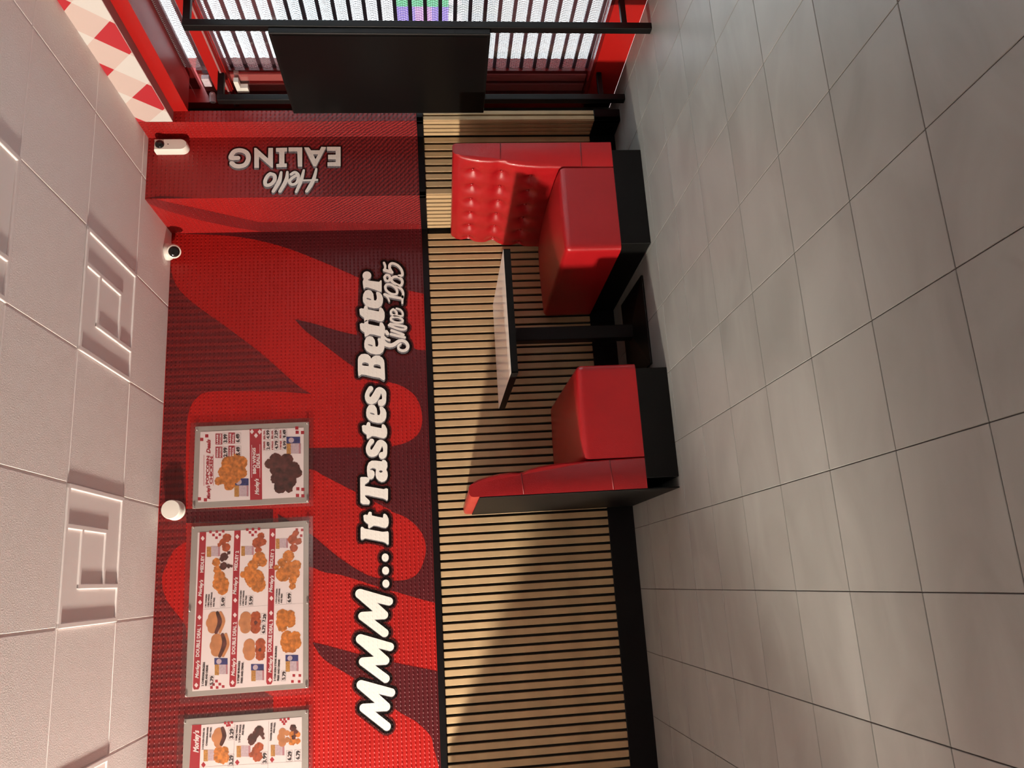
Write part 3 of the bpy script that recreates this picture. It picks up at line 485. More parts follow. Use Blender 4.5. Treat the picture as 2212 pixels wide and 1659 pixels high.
BOARDS=[{"acr":[[0.9799,2.5757],[0.9854,1.8747],[0.4629,1.8709],[0.4645,2.5715]],"grey":[[0.9588,2.5486],[0.9623,1.9019],[0.4814,1.8955],[0.4877,2.5467]],"poster":[[0.9257,2.5191],[0.9292,1.929],[0.5178,1.9277],[0.522,2.5147]],"screws":[[0.9383,2.5354],[0.9504,1.9077],[0.4954,1.9061],[0.4909,2.5357]],"text":[["POPCORN",0.6185,2.4612,0.1648,0.0007,0.0168,"r"],["CHICKEN",0.6193,2.44,0.1592,0.0029,0.0168,"r"],["Deals",0.7968,2.4578,0.0846,0.0014,0.0225,"ri"],["Morley's",0.5337,2.4497,0.0787,0.005,0.0192,"ri"],["REGULAR",0.7731,2.4127,0.0569,0.0009,0.0098,"w"],["POPCORN",0.7723,2.3958,0.0569,0.0008,0.0098,"w"],["LARGE",0.8517,2.415,0.0555,0.0008,0.0098,"w"],["POPCORN",0.851,2.398,0.0574,0.0008,0.0098,"w"],["REGULAR",0.7755,2.3405,0.057,0.0007,0.0091,"w"],["MEAL",0.7767,2.3255,0.0531,0.0005,0.009,"w"],["LARGE",0.8543,2.3425,0.0555,0.0006,0.0091,"w"],["MEAL",0.8536,2.3266,0.0535,0.0005,0.0091,"w"],["2.99",0.7726,2.3619,0.0551,0.0015,0.0219,"k"],["3.99",0.8573,2.3641,0.0496,0.0013,0.022,"k"],["5.49",0.779,2.2904,0.0492,0.0011,0.0219,"k"],["6.49",0.856,2.294,0.0497,0.0011,0.022,"k"],["BBQ WINGS",0.667,2.1976,0.1531,0.0057,0.0174,"w"],["DEALS",0.6992,2.1781,0.0844,0.0025,0.0174,"w"],["Morley's",0.5444,2.1786,0.0947,0.0046,0.0233,"wi"],["3 WINGS",0.8018,2.1486,0.0515,0.0007,0.0099,"r"],["2.49",0.8045,2.1227,0.0456,0.0006,0.0172,"k"],["MEAL DEAL",0.866,2.1495,0.0531,0.0008,0.0099,"r"],["4.99",0.868,2.1243,0.052,0.0015,0.0172,"k"],["6 WINGS",0.8015,2.1017,0.0516,0.0006,0.0099,"r"],["4.79",0.8042,2.075,0.0497,0.0013,0.0172,"k"],["MEAL DEAL",0.8671,2.1036,0.0499,0.0006,0.01,"r"],["7.29",0.8691,2.0776,0.0487,0.0013,0.0173,"k"],["9 WINGS",0.8013,2.0543,0.0516,0.0005,0.01,"r"],["6.99",0.8032,2.0283,0.0485,0.0012,0.0173,"k"],["MEAL DEAL",0.8689,2.0569,0.05,0.0005,0.01,"r"],["9.49",0.8697,2.0296,0.048,0.0012,0.0173,"k"]],"red":[[[0.8367,2.4296],[0.8349,2.3919],[0.7681,2.39],[0.7699,2.4277]],[[0.9138,2.4319],[0.9121,2.394],[0.8467,2.3922],[0.8485,2.43]],[[0.8391,2.3561],[0.8375,2.3209],[0.7698,2.3193],[0.7715,2.3544]],[[0.9165,2.3581],[0.9148,2.3219],[0.8493,2.3204],[0.851,2.3564]],[[0.7907,2.4947],[0.7906,2.4925],[0.6121,2.4866],[0.6122,2.4889]],[[0.7902,2.4422],[0.79,2.4399],[0.6114,2.4346],[0.6115,2.4368]],[[0.9302,2.2384],[0.9307,2.1696],[0.5158,2.1605],[0.5171,2.2279]],[[0.9358,1.9769],[0.9349,1.9584],[0.9156,1.9583],[0.9165,1.9768]],[[0.91,1.9749],[0.9091,1.9563],[0.8899,1.9562],[0.8907,1.9748]],[[0.9074,1.944],[0.9065,1.9254],[0.8873,1.9254],[0.8881,1.9439]],[[0.9121,2.49],[0.9113,2.4719],[0.8923,2.4713],[0.8931,2.4894]],[[0.8924,2.5176],[0.8916,2.4995],[0.8726,2.4989],[0.8734,2.517]],[[0.5484,2.5189],[0.5475,2.5012],[0.5292,2.5006],[0.5301,2.5183]],[[0.541,2.4854],[0.54,2.4676],[0.5217,2.4671],[0.5227,2.4848]],[[0.5775,1.9693],[0.5765,1.9511],[0.5579,1.951],[0.5589,1.9692]],[[0.5389,1.971],[0.538,1.9528],[0.5195,1.9527],[0.5204,1.9709]],[[0.5721,1.9408],[0.5712,1.9226],[0.5526,1.9225],[0.5536,1.9407]],[[0.5354,1.9407],[0.5344,1.9225],[0.5159,1.9224],[0.5169,1.9406]]],"white":[[[0.9161,2.2363],[0.9308,2.2251],[0.9151,2.2133],[0.9005,2.2245]],[[0.913,2.1923],[0.9276,2.181],[0.9119,2.1693],[0.8973,2.1806]],[[0.892,2.2129],[0.9066,2.2017],[0.8909,2.19],[0.8763,2.2012]],[[0.837,2.2264],[0.8369,2.2241],[0.6449,2.2206],[0.645,2.2228]],[[0.8388,2.1796],[0.8387,2.1773],[0.6425,2.1742],[0.6427,2.1764]]],"orange":[[0.7371,2.3554,0.0384],[0.7338,2.2875,0.0404],[0.7548,2.3182,0.0346],[0.6876,2.3766,0.0344],[0.689,2.3279,0.0497],[0.675,2.2787,0.0306],[0.6349,2.4051,0.0235],[0.6484,2.3681,0.0362],[0.6087,2.3446,0.0304],[0.6537,2.3195,0.0382]],"brown":[[0.7476,2.087,0.0348],[0.7218,2.1209,0.0289],[0.7368,2.0259,0.0388],[0.6955,2.0636,0.0579],[0.6841,1.9912,0.0426],[0.6593,1.9644,0.0289],[0.6399,2.0441,0.0615],[0.634,2.0819,0.0326],[0.6146,2.0059,0.0384],[0.5824,2.0587,0.0363],[0.5683,2.0094,0.021]],"pack":[[[[0.6462,2.3231],[0.6419,2.2386],[0.6013,2.2378],[0.6056,2.3221]],[[0.6054,2.3176],[0.604,2.2914],[0.5387,2.29],[0.5401,2.3161]],[[0.6029,2.2914],[0.6001,2.2366],[0.5385,2.2354],[0.5414,2.29]]],[[[0.8763,2.027],[0.8727,1.9481],[0.8328,1.9479],[0.8365,2.0267]],[[0.8364,2.0259],[0.8353,2.0014],[0.7711,2.0009],[0.7722,2.0254]],[[0.8365,2.0014],[0.8338,1.9429],[0.7722,1.9427],[0.775,2.0009]]]],"bun":[],"rust":[],"line":[]},{"acr":[[0.4077,2.5694],[0.4052,1.8709],[-0.5568,1.8756],[-0.5494,2.5752]],"grey":[[0.3877,2.5449],[0.3791,1.901],[-0.5244,1.896],[-0.5192,2.5503]],"poster":[[0.3515,2.5125],[0.3466,1.9291],[-0.5033,1.9265],[-0.4848,2.5116]],"screws":[[0.3778,2.5354],[0.3718,1.9059],[-0.0739,2.5389],[-0.0716,1.9058],[-0.5131,2.5412],[-0.5121,1.9093]],"text":[["MEDLEY 1",0.1272,2.4748,0.1078,-0.0027,0.0174,"w"],["MEDLEY 2",0.127,2.2917,0.1082,-0.007,0.0176,"w"],["MEDLEY 3",0.1263,2.0983,0.1067,-0.009,0.0177,"w"],["Morley's",-0.0026,2.4813,0.0916,-0.0067,0.0187,"wi"],["Morley's",-0.0035,2.2949,0.0955,-0.0076,0.0189,"wi"],["Morley's",-0.0051,2.0985,0.0943,-0.0072,0.019,"wi"],["1 PC CHICKEN",-0.0617,2.4518,0.0697,-0.0021,0.0086,"k"],["2 BBQ WINGS",-0.0626,2.4381,0.0705,-0.0021,0.0086,"k"],["2 SPICY WINGS",-0.0635,2.4237,0.0805,-0.0022,0.0087,"k"],["AND FRIES",-0.0626,2.4094,0.0499,-0.0028,0.0086,"k"],["5.49",-0.0607,2.3559,0.0448,-0.0009,0.018,"k"],["2 PCS CHICKEN",-0.0647,2.2653,0.0809,-0.0018,0.0087,"k"],["3 SPICY WINGS",-0.0657,2.2505,0.0809,-0.0016,0.0087,"k"],["AND FRIES",-0.0648,2.2364,0.052,-0.0022,0.0087,"k"],["5.99",-0.0632,2.2057,0.0449,-0.0021,0.0174,"k"],["2 PCS CHICKEN",-0.0664,2.0712,0.0794,-0.0028,0.0087,"k"],["3 SPICY WINGS",-0.0673,2.0566,0.0812,-0.0025,0.0087,"k"],["AND FRIES",-0.0664,2.0431,0.0523,-0.0021,0.0088,"k"],["6.99",-0.064,1.9963,0.0488,-0.0015,0.0183,"k"],["DOUBLE DEAL 1",-0.3188,2.4824,0.1657,-0.004,0.0183,"w"],["DOUBLE DEAL 2",-0.3181,2.2922,0.1684,-0.0043,0.0186,"w"],["DOUBLE DEAL 3",-0.3192,2.0993,0.1691,-0.0069,0.0187,"w"],["Morley's",-0.4307,2.482,0.0944,-0.0027,0.0183,"wi"],["Morley's",-0.4322,2.2927,0.0947,-0.0038,0.0184,"wi"],["Morley's",-0.4307,2.0968,0.0918,-0.0042,0.0186,"wi"],["2 CHEESEBURGERS",-0.472,2.4537,0.1232,-0.0041,0.0112,"k"],["FRIES AND DRINK",-0.4715,2.4359,0.1077,-0.0033,0.0112,"k"],["5.79",-0.4687,2.4048,0.0444,-0.0015,0.0168,"k"],["2 STRIP BURGERS",-0.4718,2.2675,0.1152,-0.0039,0.0113,"k"],["FRIES AND DRINK",-0.4714,2.2488,0.1083,-0.0038,0.0113,"k"],["6.79",-0.2201,2.1355,0.0423,-0.003,0.0166,"k"],["7.29",-0.1599,2.1339,0.0406,-0.006,0.0166,"k"],["2 CHICKEN STEAK BURGERS",-0.4738,2.0731,0.1822,-0.0051,0.0107,"k"],["FRIES AND DRINK",-0.4733,2.0553,0.1123,-0.0042,0.0107,"k"],["5.79",-0.4705,2.0232,0.0431,-0.0018,0.0172,"k"]],"red":[[[0.3498,2.5015],[0.3496,2.4656],[-0.4732,2.4736],[-0.4864,2.4801],[-0.4857,2.5039],[-0.4723,2.5096]],[[0.3484,2.3116],[0.3483,2.2765],[-0.474,2.2833],[-0.4872,2.29],[-0.4866,2.3129],[-0.4732,2.3185]],[[0.348,2.1167],[0.348,2.0832],[-0.4749,2.0902],[-0.4882,2.0971],[-0.4877,2.1185],[-0.4742,2.124]],[[0.3558,2.4501],[0.355,2.4361],[0.3408,2.4357],[0.3416,2.4496]],[[0.3557,2.4152],[0.3549,2.4012],[0.3407,2.4008],[0.3415,2.4148]],[[0.3556,2.3803],[0.3549,2.3663],[0.3406,2.3659],[0.3414,2.3799]],[[0.3381,2.433],[0.3373,2.419],[0.3231,2.4186],[0.3239,2.4326]],[[0.338,2.3981],[0.3372,2.3842],[0.323,2.3838],[0.3238,2.3977]],[[0.3222,2.416],[0.3214,2.4021],[0.3072,2.4017],[0.308,2.4156]],[[0.3576,2.2475],[0.3568,2.2334],[0.3425,2.2331],[0.3433,2.2472]],[[0.3577,2.216],[0.3569,2.2019],[0.3426,2.2016],[0.3434,2.2157]],[[0.3577,2.1826],[0.3569,2.1685],[0.3426,2.1683],[0.3434,2.1824]],[[0.3417,2.2324],[0.3409,2.2183],[0.3267,2.218],[0.3275,2.2321]],[[0.3418,2.2009],[0.341,2.1868],[0.3268,2.1865],[0.3275,2.2006]],[[0.3259,2.2173],[0.3251,2.2032],[0.3108,2.2029],[0.3116,2.217]],[[0.3421,1.9718],[0.3413,1.9576],[0.327,1.9575],[0.3278,1.9717]],[[0.3386,1.9418],[0.3378,1.9276],[0.3234,1.9275],[0.3242,1.9418]],[[0.3068,1.9473],[0.306,1.9331],[0.2917,1.9331],[0.2925,1.9473]],[[-0.4438,2.3939],[-0.4448,2.3798],[-0.4586,2.3794],[-0.4575,2.3935]],[[-0.4598,2.4092],[-0.4608,2.3952],[-0.4745,2.3948],[-0.4735,2.4088]],[[-0.4605,2.3759],[-0.4615,2.3618],[-0.4752,2.3614],[-0.4742,2.3755]],[[-0.4744,2.4193],[-0.4755,2.4053],[-0.4891,2.4049],[-0.4881,2.4189]],[[-0.4766,2.3894],[-0.4776,2.3754],[-0.4913,2.375],[-0.4903,2.3891]],[[-0.4738,2.3579],[-0.4748,2.3438],[-0.4885,2.3435],[-0.4874,2.3576]],[[-0.4439,1.9841],[-0.4449,1.9697],[-0.4588,1.9697],[-0.4577,1.984]],[[-0.4462,1.9518],[-0.4472,1.9374],[-0.4611,1.9374],[-0.46,1.9517]],[[-0.4745,1.991],[-0.4755,1.9767],[-0.4893,1.9766],[-0.4883,1.9909]],[[-0.4771,1.9552],[-0.4781,1.9409],[-0.4919,1.9409],[-0.4909,1.9552]]],"white":[[[0.3159,2.4949],[0.3294,2.4844],[0.3146,2.4729],[0.3011,2.4834]],[[0.3144,2.306],[0.328,2.2952],[0.3132,2.2838],[0.2996,2.2946]],[[0.3145,2.1099],[0.3282,2.099],[0.3133,2.0876],[0.2997,2.0986]],[[-0.032,2.4975],[-0.019,2.4872],[-0.0333,2.476],[-0.0463,2.4863]],[[-0.0333,2.3087],[-0.0203,2.2981],[-0.0346,2.287],[-0.0476,2.2975]],[[-0.0349,2.1127],[-0.0219,2.102],[-0.0363,2.0908],[-0.0493,2.1016]],[[-0.112,2.4983],[-0.0992,2.4881],[-0.1134,2.4769],[-0.1262,2.4871]],[[-0.1119,2.3086],[-0.0991,2.2981],[-0.1134,2.287],[-0.1262,2.2975]],[[-0.1139,2.1135],[-0.101,2.1028],[-0.1154,2.0917],[-0.1282,2.1024]],[[-0.4633,2.5026],[-0.4511,2.4925],[-0.4648,2.4816],[-0.477,2.4916]],[[-0.4634,2.3125],[-0.4511,2.3022],[-0.4649,2.2913],[-0.4772,2.3015]],[[-0.4639,2.1142],[-0.4516,2.1037],[-0.4655,2.0928],[-0.4778,2.1033]]],"line":[[[-0.071,2.4668],[-0.0709,2.3204],[-0.0719,2.3204],[-0.0721,2.4668]],[[-0.0721,2.2789],[-0.0715,2.1213],[-0.0725,2.1213],[-0.0732,2.2789]],[[-0.072,2.0842],[-0.072,1.9278],[-0.0731,1.9278],[-0.0731,2.0842]]],"orange":[[0.1797,2.4068,0.022],[0.1389,2.3983,0.0219],[0.0981,2.3863,0.0309],[0.0574,2.3743,0.0417],[0.062,2.3889,0.0345],[0.028,2.3662,0.029],[0.1879,2.1728,0.0351],[0.1646,2.154,0.0258],[0.1493,2.2052,0.0294],[0.1251,2.2304,0.022],[0.1029,2.2555,0.019],[0.0753,2.1929,0.0512],[0.0414,2.174,0.0401],[0.0844,2.2223,0.0293],[0.1894,2.0103,0.0316],[0.1546,2.047,0.0229],[0.1305,2.0763,0.014],[0.0915,2.0391,0.0405],[0.1187,2.0024,0.0406],[0.1351,1.9692,0.0296],[0.0916,1.9801,0.0332],[0.0225,1.987,0.0183],[0.0553,1.9854,0.022],[-0.1303,2.0407,0.0325],[-0.1661,2.0403,0.036],[-0.191,2.0401,0.027],[-0.1329,2.0006,0.0271],[-0.1725,1.9967,0.0271],[-0.1518,1.9859,0.0163],[-0.2459,2.0143,0.0322],[-0.2742,2.0141,0.0375],[-0.3023,2.0138,0.0285],[-0.2488,1.9708,0.0287],[-0.2844,1.967,0.0304],[-0.3113,1.9849,0.0214]],"rust":[[0.3096,2.3518,0.0241],[0.2885,2.3733,0.0185],[0.2747,2.3912,0.0118],[0.2577,2.3542,0.0229],[0.3101,2.1637,0.0194],[0.2738,2.1816,0.0298],[0.2758,2.152,0.0186],[0.2326,2.1772,0.0186],[0.3141,1.9702,0.018],[0.2814,1.9886,0.0269],[0.2682,1.955,0.0187],[0.2323,1.9809,0.0223],[-0.128,2.1857,0.027],[-0.1601,2.1851,0.0287],[-0.192,2.1846,0.0269],[-0.2714,2.1581,0.0267],[-0.3047,2.1576,0.0284],[-0.3379,2.1571,0.0248]],"bun":[[-0.1167,2.4125,0.0293],[-0.1448,2.417,0.0349],[-0.1733,2.4126,0.0292],[-0.2345,2.3912,0.0301],[-0.2658,2.3938,0.0346],[-0.294,2.3895,0.031],[-0.128,2.2398,0.0295],[-0.1561,2.2447,0.033],[-0.1849,2.2387,0.0293],[-0.2744,2.2172,0.0302],[-0.3023,2.2184,0.0337],[-0.327,2.2144,0.03]],"brown":[[0.2066,2.3638,0.022],[0.1962,2.3744,0.0147],[0.2272,2.3387,0.0103],[0.1553,2.366,0.0212],[0.1535,2.3369,0.011],[0.1526,2.3223,0.0081],[-0.1601,2.1851,0.0093],[-0.3046,2.1594,0.0085]],"strip":[[[-0.095,2.3916,0.0086],[-0.1438,2.3777,0.0122],[-0.1973,2.3958,0.0092]],[[-0.2119,2.3615,0.0085],[-0.2618,2.3506,0.0127],[-0.323,2.3727,0.0091]]],"strip2":[[[-0.0942,2.3755,0.0072],[-0.1416,2.3574,0.0093],[-0.1986,2.3762,0.0071]],[[-0.2131,2.3437,0.0078],[-0.2666,2.3316,0.0092],[-0.3225,2.355,0.0077]]],"pack":[[[[-0.3314,2.4015],[-0.3363,2.3309],[-0.37,2.33],[-0.365,2.4005]],[[-0.3651,2.3987],[-0.3667,2.3757],[-0.4213,2.3742],[-0.4196,2.3971]],[[-0.3667,2.3757],[-0.37,2.3289],[-0.4194,2.3277],[-0.4161,2.3743]]],[[[-0.3762,2.2063],[-0.381,2.1378],[-0.414,2.1373],[-0.4091,2.2057]],[[-0.4092,2.2043],[-0.4109,2.1808],[-0.4661,2.1798],[-0.4644,2.2033]],[[-0.4092,2.1808],[-0.4124,2.1352],[-0.4642,2.1344],[-0.4609,2.1799]]],[[[-0.3413,2.0225],[-0.3461,1.9537],[-0.379,1.9535],[-0.3742,2.0223]],[[-0.3743,2.0212],[-0.3759,1.9982],[-0.4308,1.9978],[-0.4292,2.0207]],[[-0.3752,1.9982],[-0.3784,1.9514],[-0.4306,1.9511],[-0.4273,1.9978]]],[[[0.4866,2.6365],[0.4866,2.6362],[0.4862,2.6362],[0.4862,2.6365]],[[0.2676,2.4604],[0.2662,2.4367],[0.21,2.435],[0.2114,2.4587]],[[0.2699,2.4368],[0.267,2.3874],[0.2108,2.3858],[0.2137,2.4351]]],[[[0.4866,2.6365],[0.4866,2.6362],[0.4862,2.6362],[0.4862,2.6365]],[[0.2596,2.2716],[0.2584,2.2514],[0.2047,2.2503],[0.2058,2.2705]],[[0.2599,2.2514],[0.257,2.2016],[0.2073,2.2007],[0.2102,2.2504]]],[[[0.4866,2.6365],[0.4866,2.6362],[0.4862,2.6362],[0.4862,2.6365]],[[0.2905,2.0818],[0.2893,2.061],[0.2325,2.0604],[0.2337,2.0811]],[[0.2911,2.061],[0.2884,2.0129],[0.2353,2.0125],[0.2381,2.0604]]]]},{"acr":[[-0.6069,2.5798],[-0.6056,1.8745],[-1.5627,1.8745],[-1.564,2.5798]],"grey":[[-0.6315,2.5495],[-0.6327,1.8984],[-1.5298,1.8984],[-1.5286,2.5495]],"poster":[[-0.6646,2.5086],[-0.6691,1.9331],[-1.5162,1.9331],[-1.5117,2.5086]],"screws":[[-0.6464,2.542],[-0.6438,1.909],[-1.5285,2.542],[-1.5259,1.909]],"text":[["Morley's",-0.8023,2.4693,0.1122,0.0014,0.0275,"wi"],["2 CHICKEN STEAK OR",-0.7896,2.4433,0.1071,-0.0034,0.009,"k"],["CHEESEBURGERS",-0.773,2.4246,0.0924,-0.0037,0.0089,"k"],["AND FRIES",-0.7331,2.4072,0.0512,-0.0036,0.009,"k"],["3.29",-0.747,2.2915,0.0498,-0.0005,0.0202,"k"],["3.29",-0.8754,2.2909,0.0464,-0.0013,0.02,"k"],["2 BBQ WINGS",-0.7585,2.2715,0.0769,-0.0038,0.0097,"k"],["2 SPICY WINGS",-0.7697,2.2553,0.0894,-0.005,0.0097,"k"],["AND FRIES",-0.7345,2.2386,0.053,-0.0048,0.0098,"k"],["3.99",-0.8811,2.1172,0.0509,-0.0011,0.0201,"k"],["TOWER BURGER",-0.7742,2.0907,0.0916,-0.0031,0.0098,"k"],["AND FRIES",-0.7371,2.0754,0.0532,-0.0047,0.0098,"k"],["6.29",-0.8782,1.9883,0.0443,-0.0025,0.0203,"k"],["6.79",-0.8768,1.9446,0.0428,-0.0023,0.0203,"k"]],"red":[[[-0.6641,2.5069],[-0.6644,2.4585],[-0.9266,2.4616],[-0.9223,2.5145]],[[-0.6606,2.3417],[-0.6616,2.3291],[-0.6736,2.3288],[-0.6727,2.3414]],[[-0.6603,2.3243],[-0.6612,2.3117],[-0.6733,2.3114],[-0.6723,2.324]],[[-0.6599,2.3069],[-0.6609,2.2943],[-0.6729,2.294],[-0.672,2.3066]],[[-0.6731,2.3309],[-0.6741,2.3184],[-0.6861,2.3181],[-0.6852,2.3306]],[[-0.6724,2.3188],[-0.6733,2.3062],[-0.6854,2.3059],[-0.6844,2.3184]],[[-0.6659,2.0509],[-0.6669,2.0381],[-0.679,2.038],[-0.678,2.0507]],[[-0.6647,2.0315],[-0.6656,2.0187],[-0.6778,2.0186],[-0.6768,2.0313]],[[-0.6639,2.0103],[-0.6649,1.9975],[-0.677,1.9975],[-0.676,2.0102]],[[-0.6768,2.0402],[-0.6778,2.0275],[-0.6899,2.0274],[-0.6889,2.0401]],[[-0.6763,2.0243],[-0.6773,2.0116],[-0.6894,2.0115],[-0.6884,2.0242]],[[-0.6874,2.033],[-0.6884,2.0203],[-0.7005,2.0202],[-0.6995,2.0329]],[[-0.863,2.4536],[-0.8493,2.442],[-0.8649,2.4295],[-0.8787,2.4411]],[[-0.8648,2.2801],[-0.851,2.2683],[-0.8668,2.2559],[-0.8805,2.2677]],[[-0.8661,2.1],[-0.8522,2.088],[-0.868,2.0756],[-0.8818,2.0876]]],"white":[],"line":[[[-0.6709,2.2854],[-0.671,2.284],[-0.9245,2.2883],[-0.9243,2.2897]],[[-0.6744,2.1078],[-0.6745,2.1064],[-0.939,2.1087],[-0.9389,2.1101]],[[-0.8724,2.4618],[-0.886,1.9323],[-0.8873,1.9323],[-0.8737,2.4617]]],"bun":[[-0.7147,2.3669,0.0272],[-0.7339,2.375,0.0289],[-0.7611,2.3656,0.0254],[-0.7336,2.0351,0.0189],[-0.7597,2.0418,0.0206],[-0.7869,2.0346,0.0205],[-0.7421,2.0104,0.0137],[-0.7755,2.0101,0.0137]],"orange":[[-0.804,2.3644,0.0253],[-0.8306,2.3602,0.0304],[-0.8062,2.3368,0.0237],[-0.8394,2.3324,0.0236],[-0.8517,2.3424,0.0168],[-0.7513,1.9786,0.0206],[-0.7844,1.9819,0.0206],[-0.7532,1.9539,0.0138],[-0.7866,1.9538,0.0137]],"brown":[[-0.7174,2.158,0.024],[-0.7361,2.1752,0.0188],[-0.7547,2.1923,0.0246],[-0.7711,2.1955,0.0171],[-0.7387,2.1419,0.0123],[-0.7557,2.1364,0.0082],[-0.7178,1.9788,0.0172],[-0.739,1.9646,0.0117],[-0.7649,1.975,0.0117]],"strip":[[[-0.6928,2.3485,0.0089],[-0.7302,2.3381,0.0116],[-0.7688,2.3516,0.0095]]],"rust":[[-0.8006,2.1566,0.0238],[-0.8158,2.1738,0.0204],[-0.8339,2.1943,0.0142],[-0.8463,2.1628,0.0254]],"pack":[[[[-0.5031,2.5961],[-0.5032,2.5957],[-0.5035,2.5957],[-0.5035,2.5961]],[[-0.7906,2.4433],[-0.7923,2.4212],[-0.8488,2.4194],[-0.847,2.4414]],[[-0.7923,2.4212],[-0.7957,2.3784],[-0.8489,2.3769],[-0.8455,2.4195]]],[[[-0.5031,2.5961],[-0.5032,2.5957],[-0.5035,2.5957],[-0.5035,2.5961]],[[-0.7842,2.2733],[-0.7859,2.2508],[-0.8427,2.2495],[-0.8409,2.272]],[[-0.785,2.2508],[-0.7889,2.2003],[-0.8434,2.1993],[-0.8394,2.2496]]],[[[-0.5031,2.5961],[-0.5032,2.5957],[-0.5035,2.5957],[-0.5035,2.5961]],[[-0.7938,2.0957],[-0.7956,2.073],[-0.8518,2.0723],[-0.85,2.095]],[[-0.7956,2.073],[-0.7994,2.0232],[-0.8508,2.0228],[-0.8469,2.0724]]]]}]

# ================================================================== SETTING
XL, XR, YB = -6.6, 2.80, -9.2      # room extent (behind the camera too)
WIN0, WIN1 = -0.48, -3.60          # window opening along the right wall

# floor: grout bed and single tiles
fl = struct(box('floor', (XL, YB, -0.06), (XR, 0.1, -0.004), M['grout']))
TS, TG = 0.34678, 0.0028
ang = 0.0065
ox, oy = 1.2916, -3.0989
ca, sa = math.cos(ang), math.sin(ang)
bm = bmesh.new(); hh = TS / 2 - TG / 2
add_box(bm, (-hh, -hh, -0.004), (hh, hh, 0.0), 0.0012, 1)
tile_me = from_bm('tile', bm)
tile_me.materials.append(M['floor_tile'])
far = bmesh.new()
for i in range(-24, 6):
    for j in range(-18, 10):
        lx, ly = (i + 0.5) * TS, (j + 0.5) * TS
        x, y = ox + ca * lx - sa * ly, oy + sa * lx + ca * ly
        if x - hh > XR or y - hh > 0 or x + hh < XL or y + hh < YB: continue
        edge = x + hh > XR or y + hh > 0
        near = x > -1.7 and y > -3.9
        if near:
            if edge:                         # cut tile against the wall
                b2 = bmesh.new()
                add_box(b2, (max(x - hh, XL), y - hh, -0.004), (min(x + hh, XR - 0.002), min(y + hh, 0.012), 0.0), 0.001, 1)
                link('tile', from_bm('tile', b2), M['floor_tile'], fl)
            else:
                t = link('tile', tile_me, None, fl); t.location = (x, y, 0); t.rotation_euler.z = ang
        else:
            add_box(far, (max(x - hh, XL), max(y - hh, YB), -0.004), (min(x + hh, XR), min(y + hh, 0.0), 0.0))
o = link('tile', from_bm('tile', far), M['floor_tile'], fl); o['kind'] = 'stuff'

# ceiling: T-bar grid with lay-in tiles, every other one a relief tile
cl = struct(box('ceiling', (XL, YB, H + 0.0025), (XR, 0.1, H + 0.08), M['ceiling_grid']))
CX, CY, CS = 1.7059, -0.517, 0.6
bm = bmesh.new(); c2 = CS / 2 - 0.006
add_box(bm, (-c2, -c2, 0), (c2, c2, 0.012), 0.0012, 1)
ctile = from_bm('tile', bm); ctile.materials.append(M['ceiling_tile'])
RW, RD = 0.024, 0.0085
def relief_mesh():
    b = bmesh.new(); h_ = CS / 2
    add_box(b, (-h_ + .01, -h_ + .01, 0.0), (h_ - .01, h_ - .01, 0.012))
    def ridge(x0, y0, x1, y1):
        add_box(b, (min(x0, x1) - RW / 2, min(y0, y1) - RW / 2, -RD), (max(x0, x1) + RW / 2, max(y0, y1) + RW / 2, 0.002), 0.004, 2)
    e = h_ - RW / 2 + 0.002
    for q in ((-e, -e, e, -e), (-e, e, e, e), (-e, -e, -e, e), (e, -e, e, e)): ridge(*q)
    f = lambda u: -h_ + u * CS
    # local x = along the wall (v), local y = towards the wall (u)
    ridge(f(.70), f(.02), f(.70), f(.70))
    ridge(f(.28), f(.70), f(.70), f(.70))
    ridge(f(.28), f(.28), f(.28), f(.98))
    ridge(f(.28), f(.28), f(.70), f(.28))
    return from_bm('relief_tile', b)
rtile = relief_mesh(); rtile.materials.append(M['relief_tile'])
for i in range(-2, 14):
    for j in range(-1, 15):
        x1 = CX - i * CS; x0 = x1 - CS; y1 = CY - j * CS; y0 = y1 - CS
        if x0 > XR or x1 < XL or y1 < YB or y0 > 0: continue
        if i >= 0 and i % 2 == 0 and j % 2 == 0 and x0 > XL and y0 > YB:
            t = link('relief_tile', rtile, None, cl)
            t.location = ((x0 + x1) / 2, (y0 + y1) / 2, H); continue
        if y1 > 0 or x1 > XR or x0 < XL or y0 < YB:
            b2 = bmesh.new()
            add_box(b2, (max(x0, XL) + .006, max(y0, YB) + .006, H), (min(x1, XR + .006) - .006, min(y1, .006) - .006, H + .012), .0012, 1)
            link('tile', from_bm('tile', b2), M['ceiling_tile'], cl)
        else:
            t = link('tile', ctile, None, cl); t.location = ((x0 + x1) / 2, (y0 + y1) / 2, H)
# housings for the added fill lights, in the ceiling behind the camera
for i, (px, py) in enumerate(PANELS):
    t = empty('fill_light_panel', (px, py, H), None, 'ceiling light', 'added fill light panels behind the camera')
    t['label'] = 'added square fill light panel behind the camera, ' + ('nearer' if i < 2 else 'farther') + ' row, ' + ('left' if i % 2 == 0 else 'right') + ' one'
    place(box('frame', (px - .29, py - .29, H - .012), (px + .29, py + .29, H + .002), M['white_plastic']), t)
    place(box('diffuser', (px - .27, py - .27, H - .016), (px + .27, py + .27, H - .010), M['fill_lamp']), t)

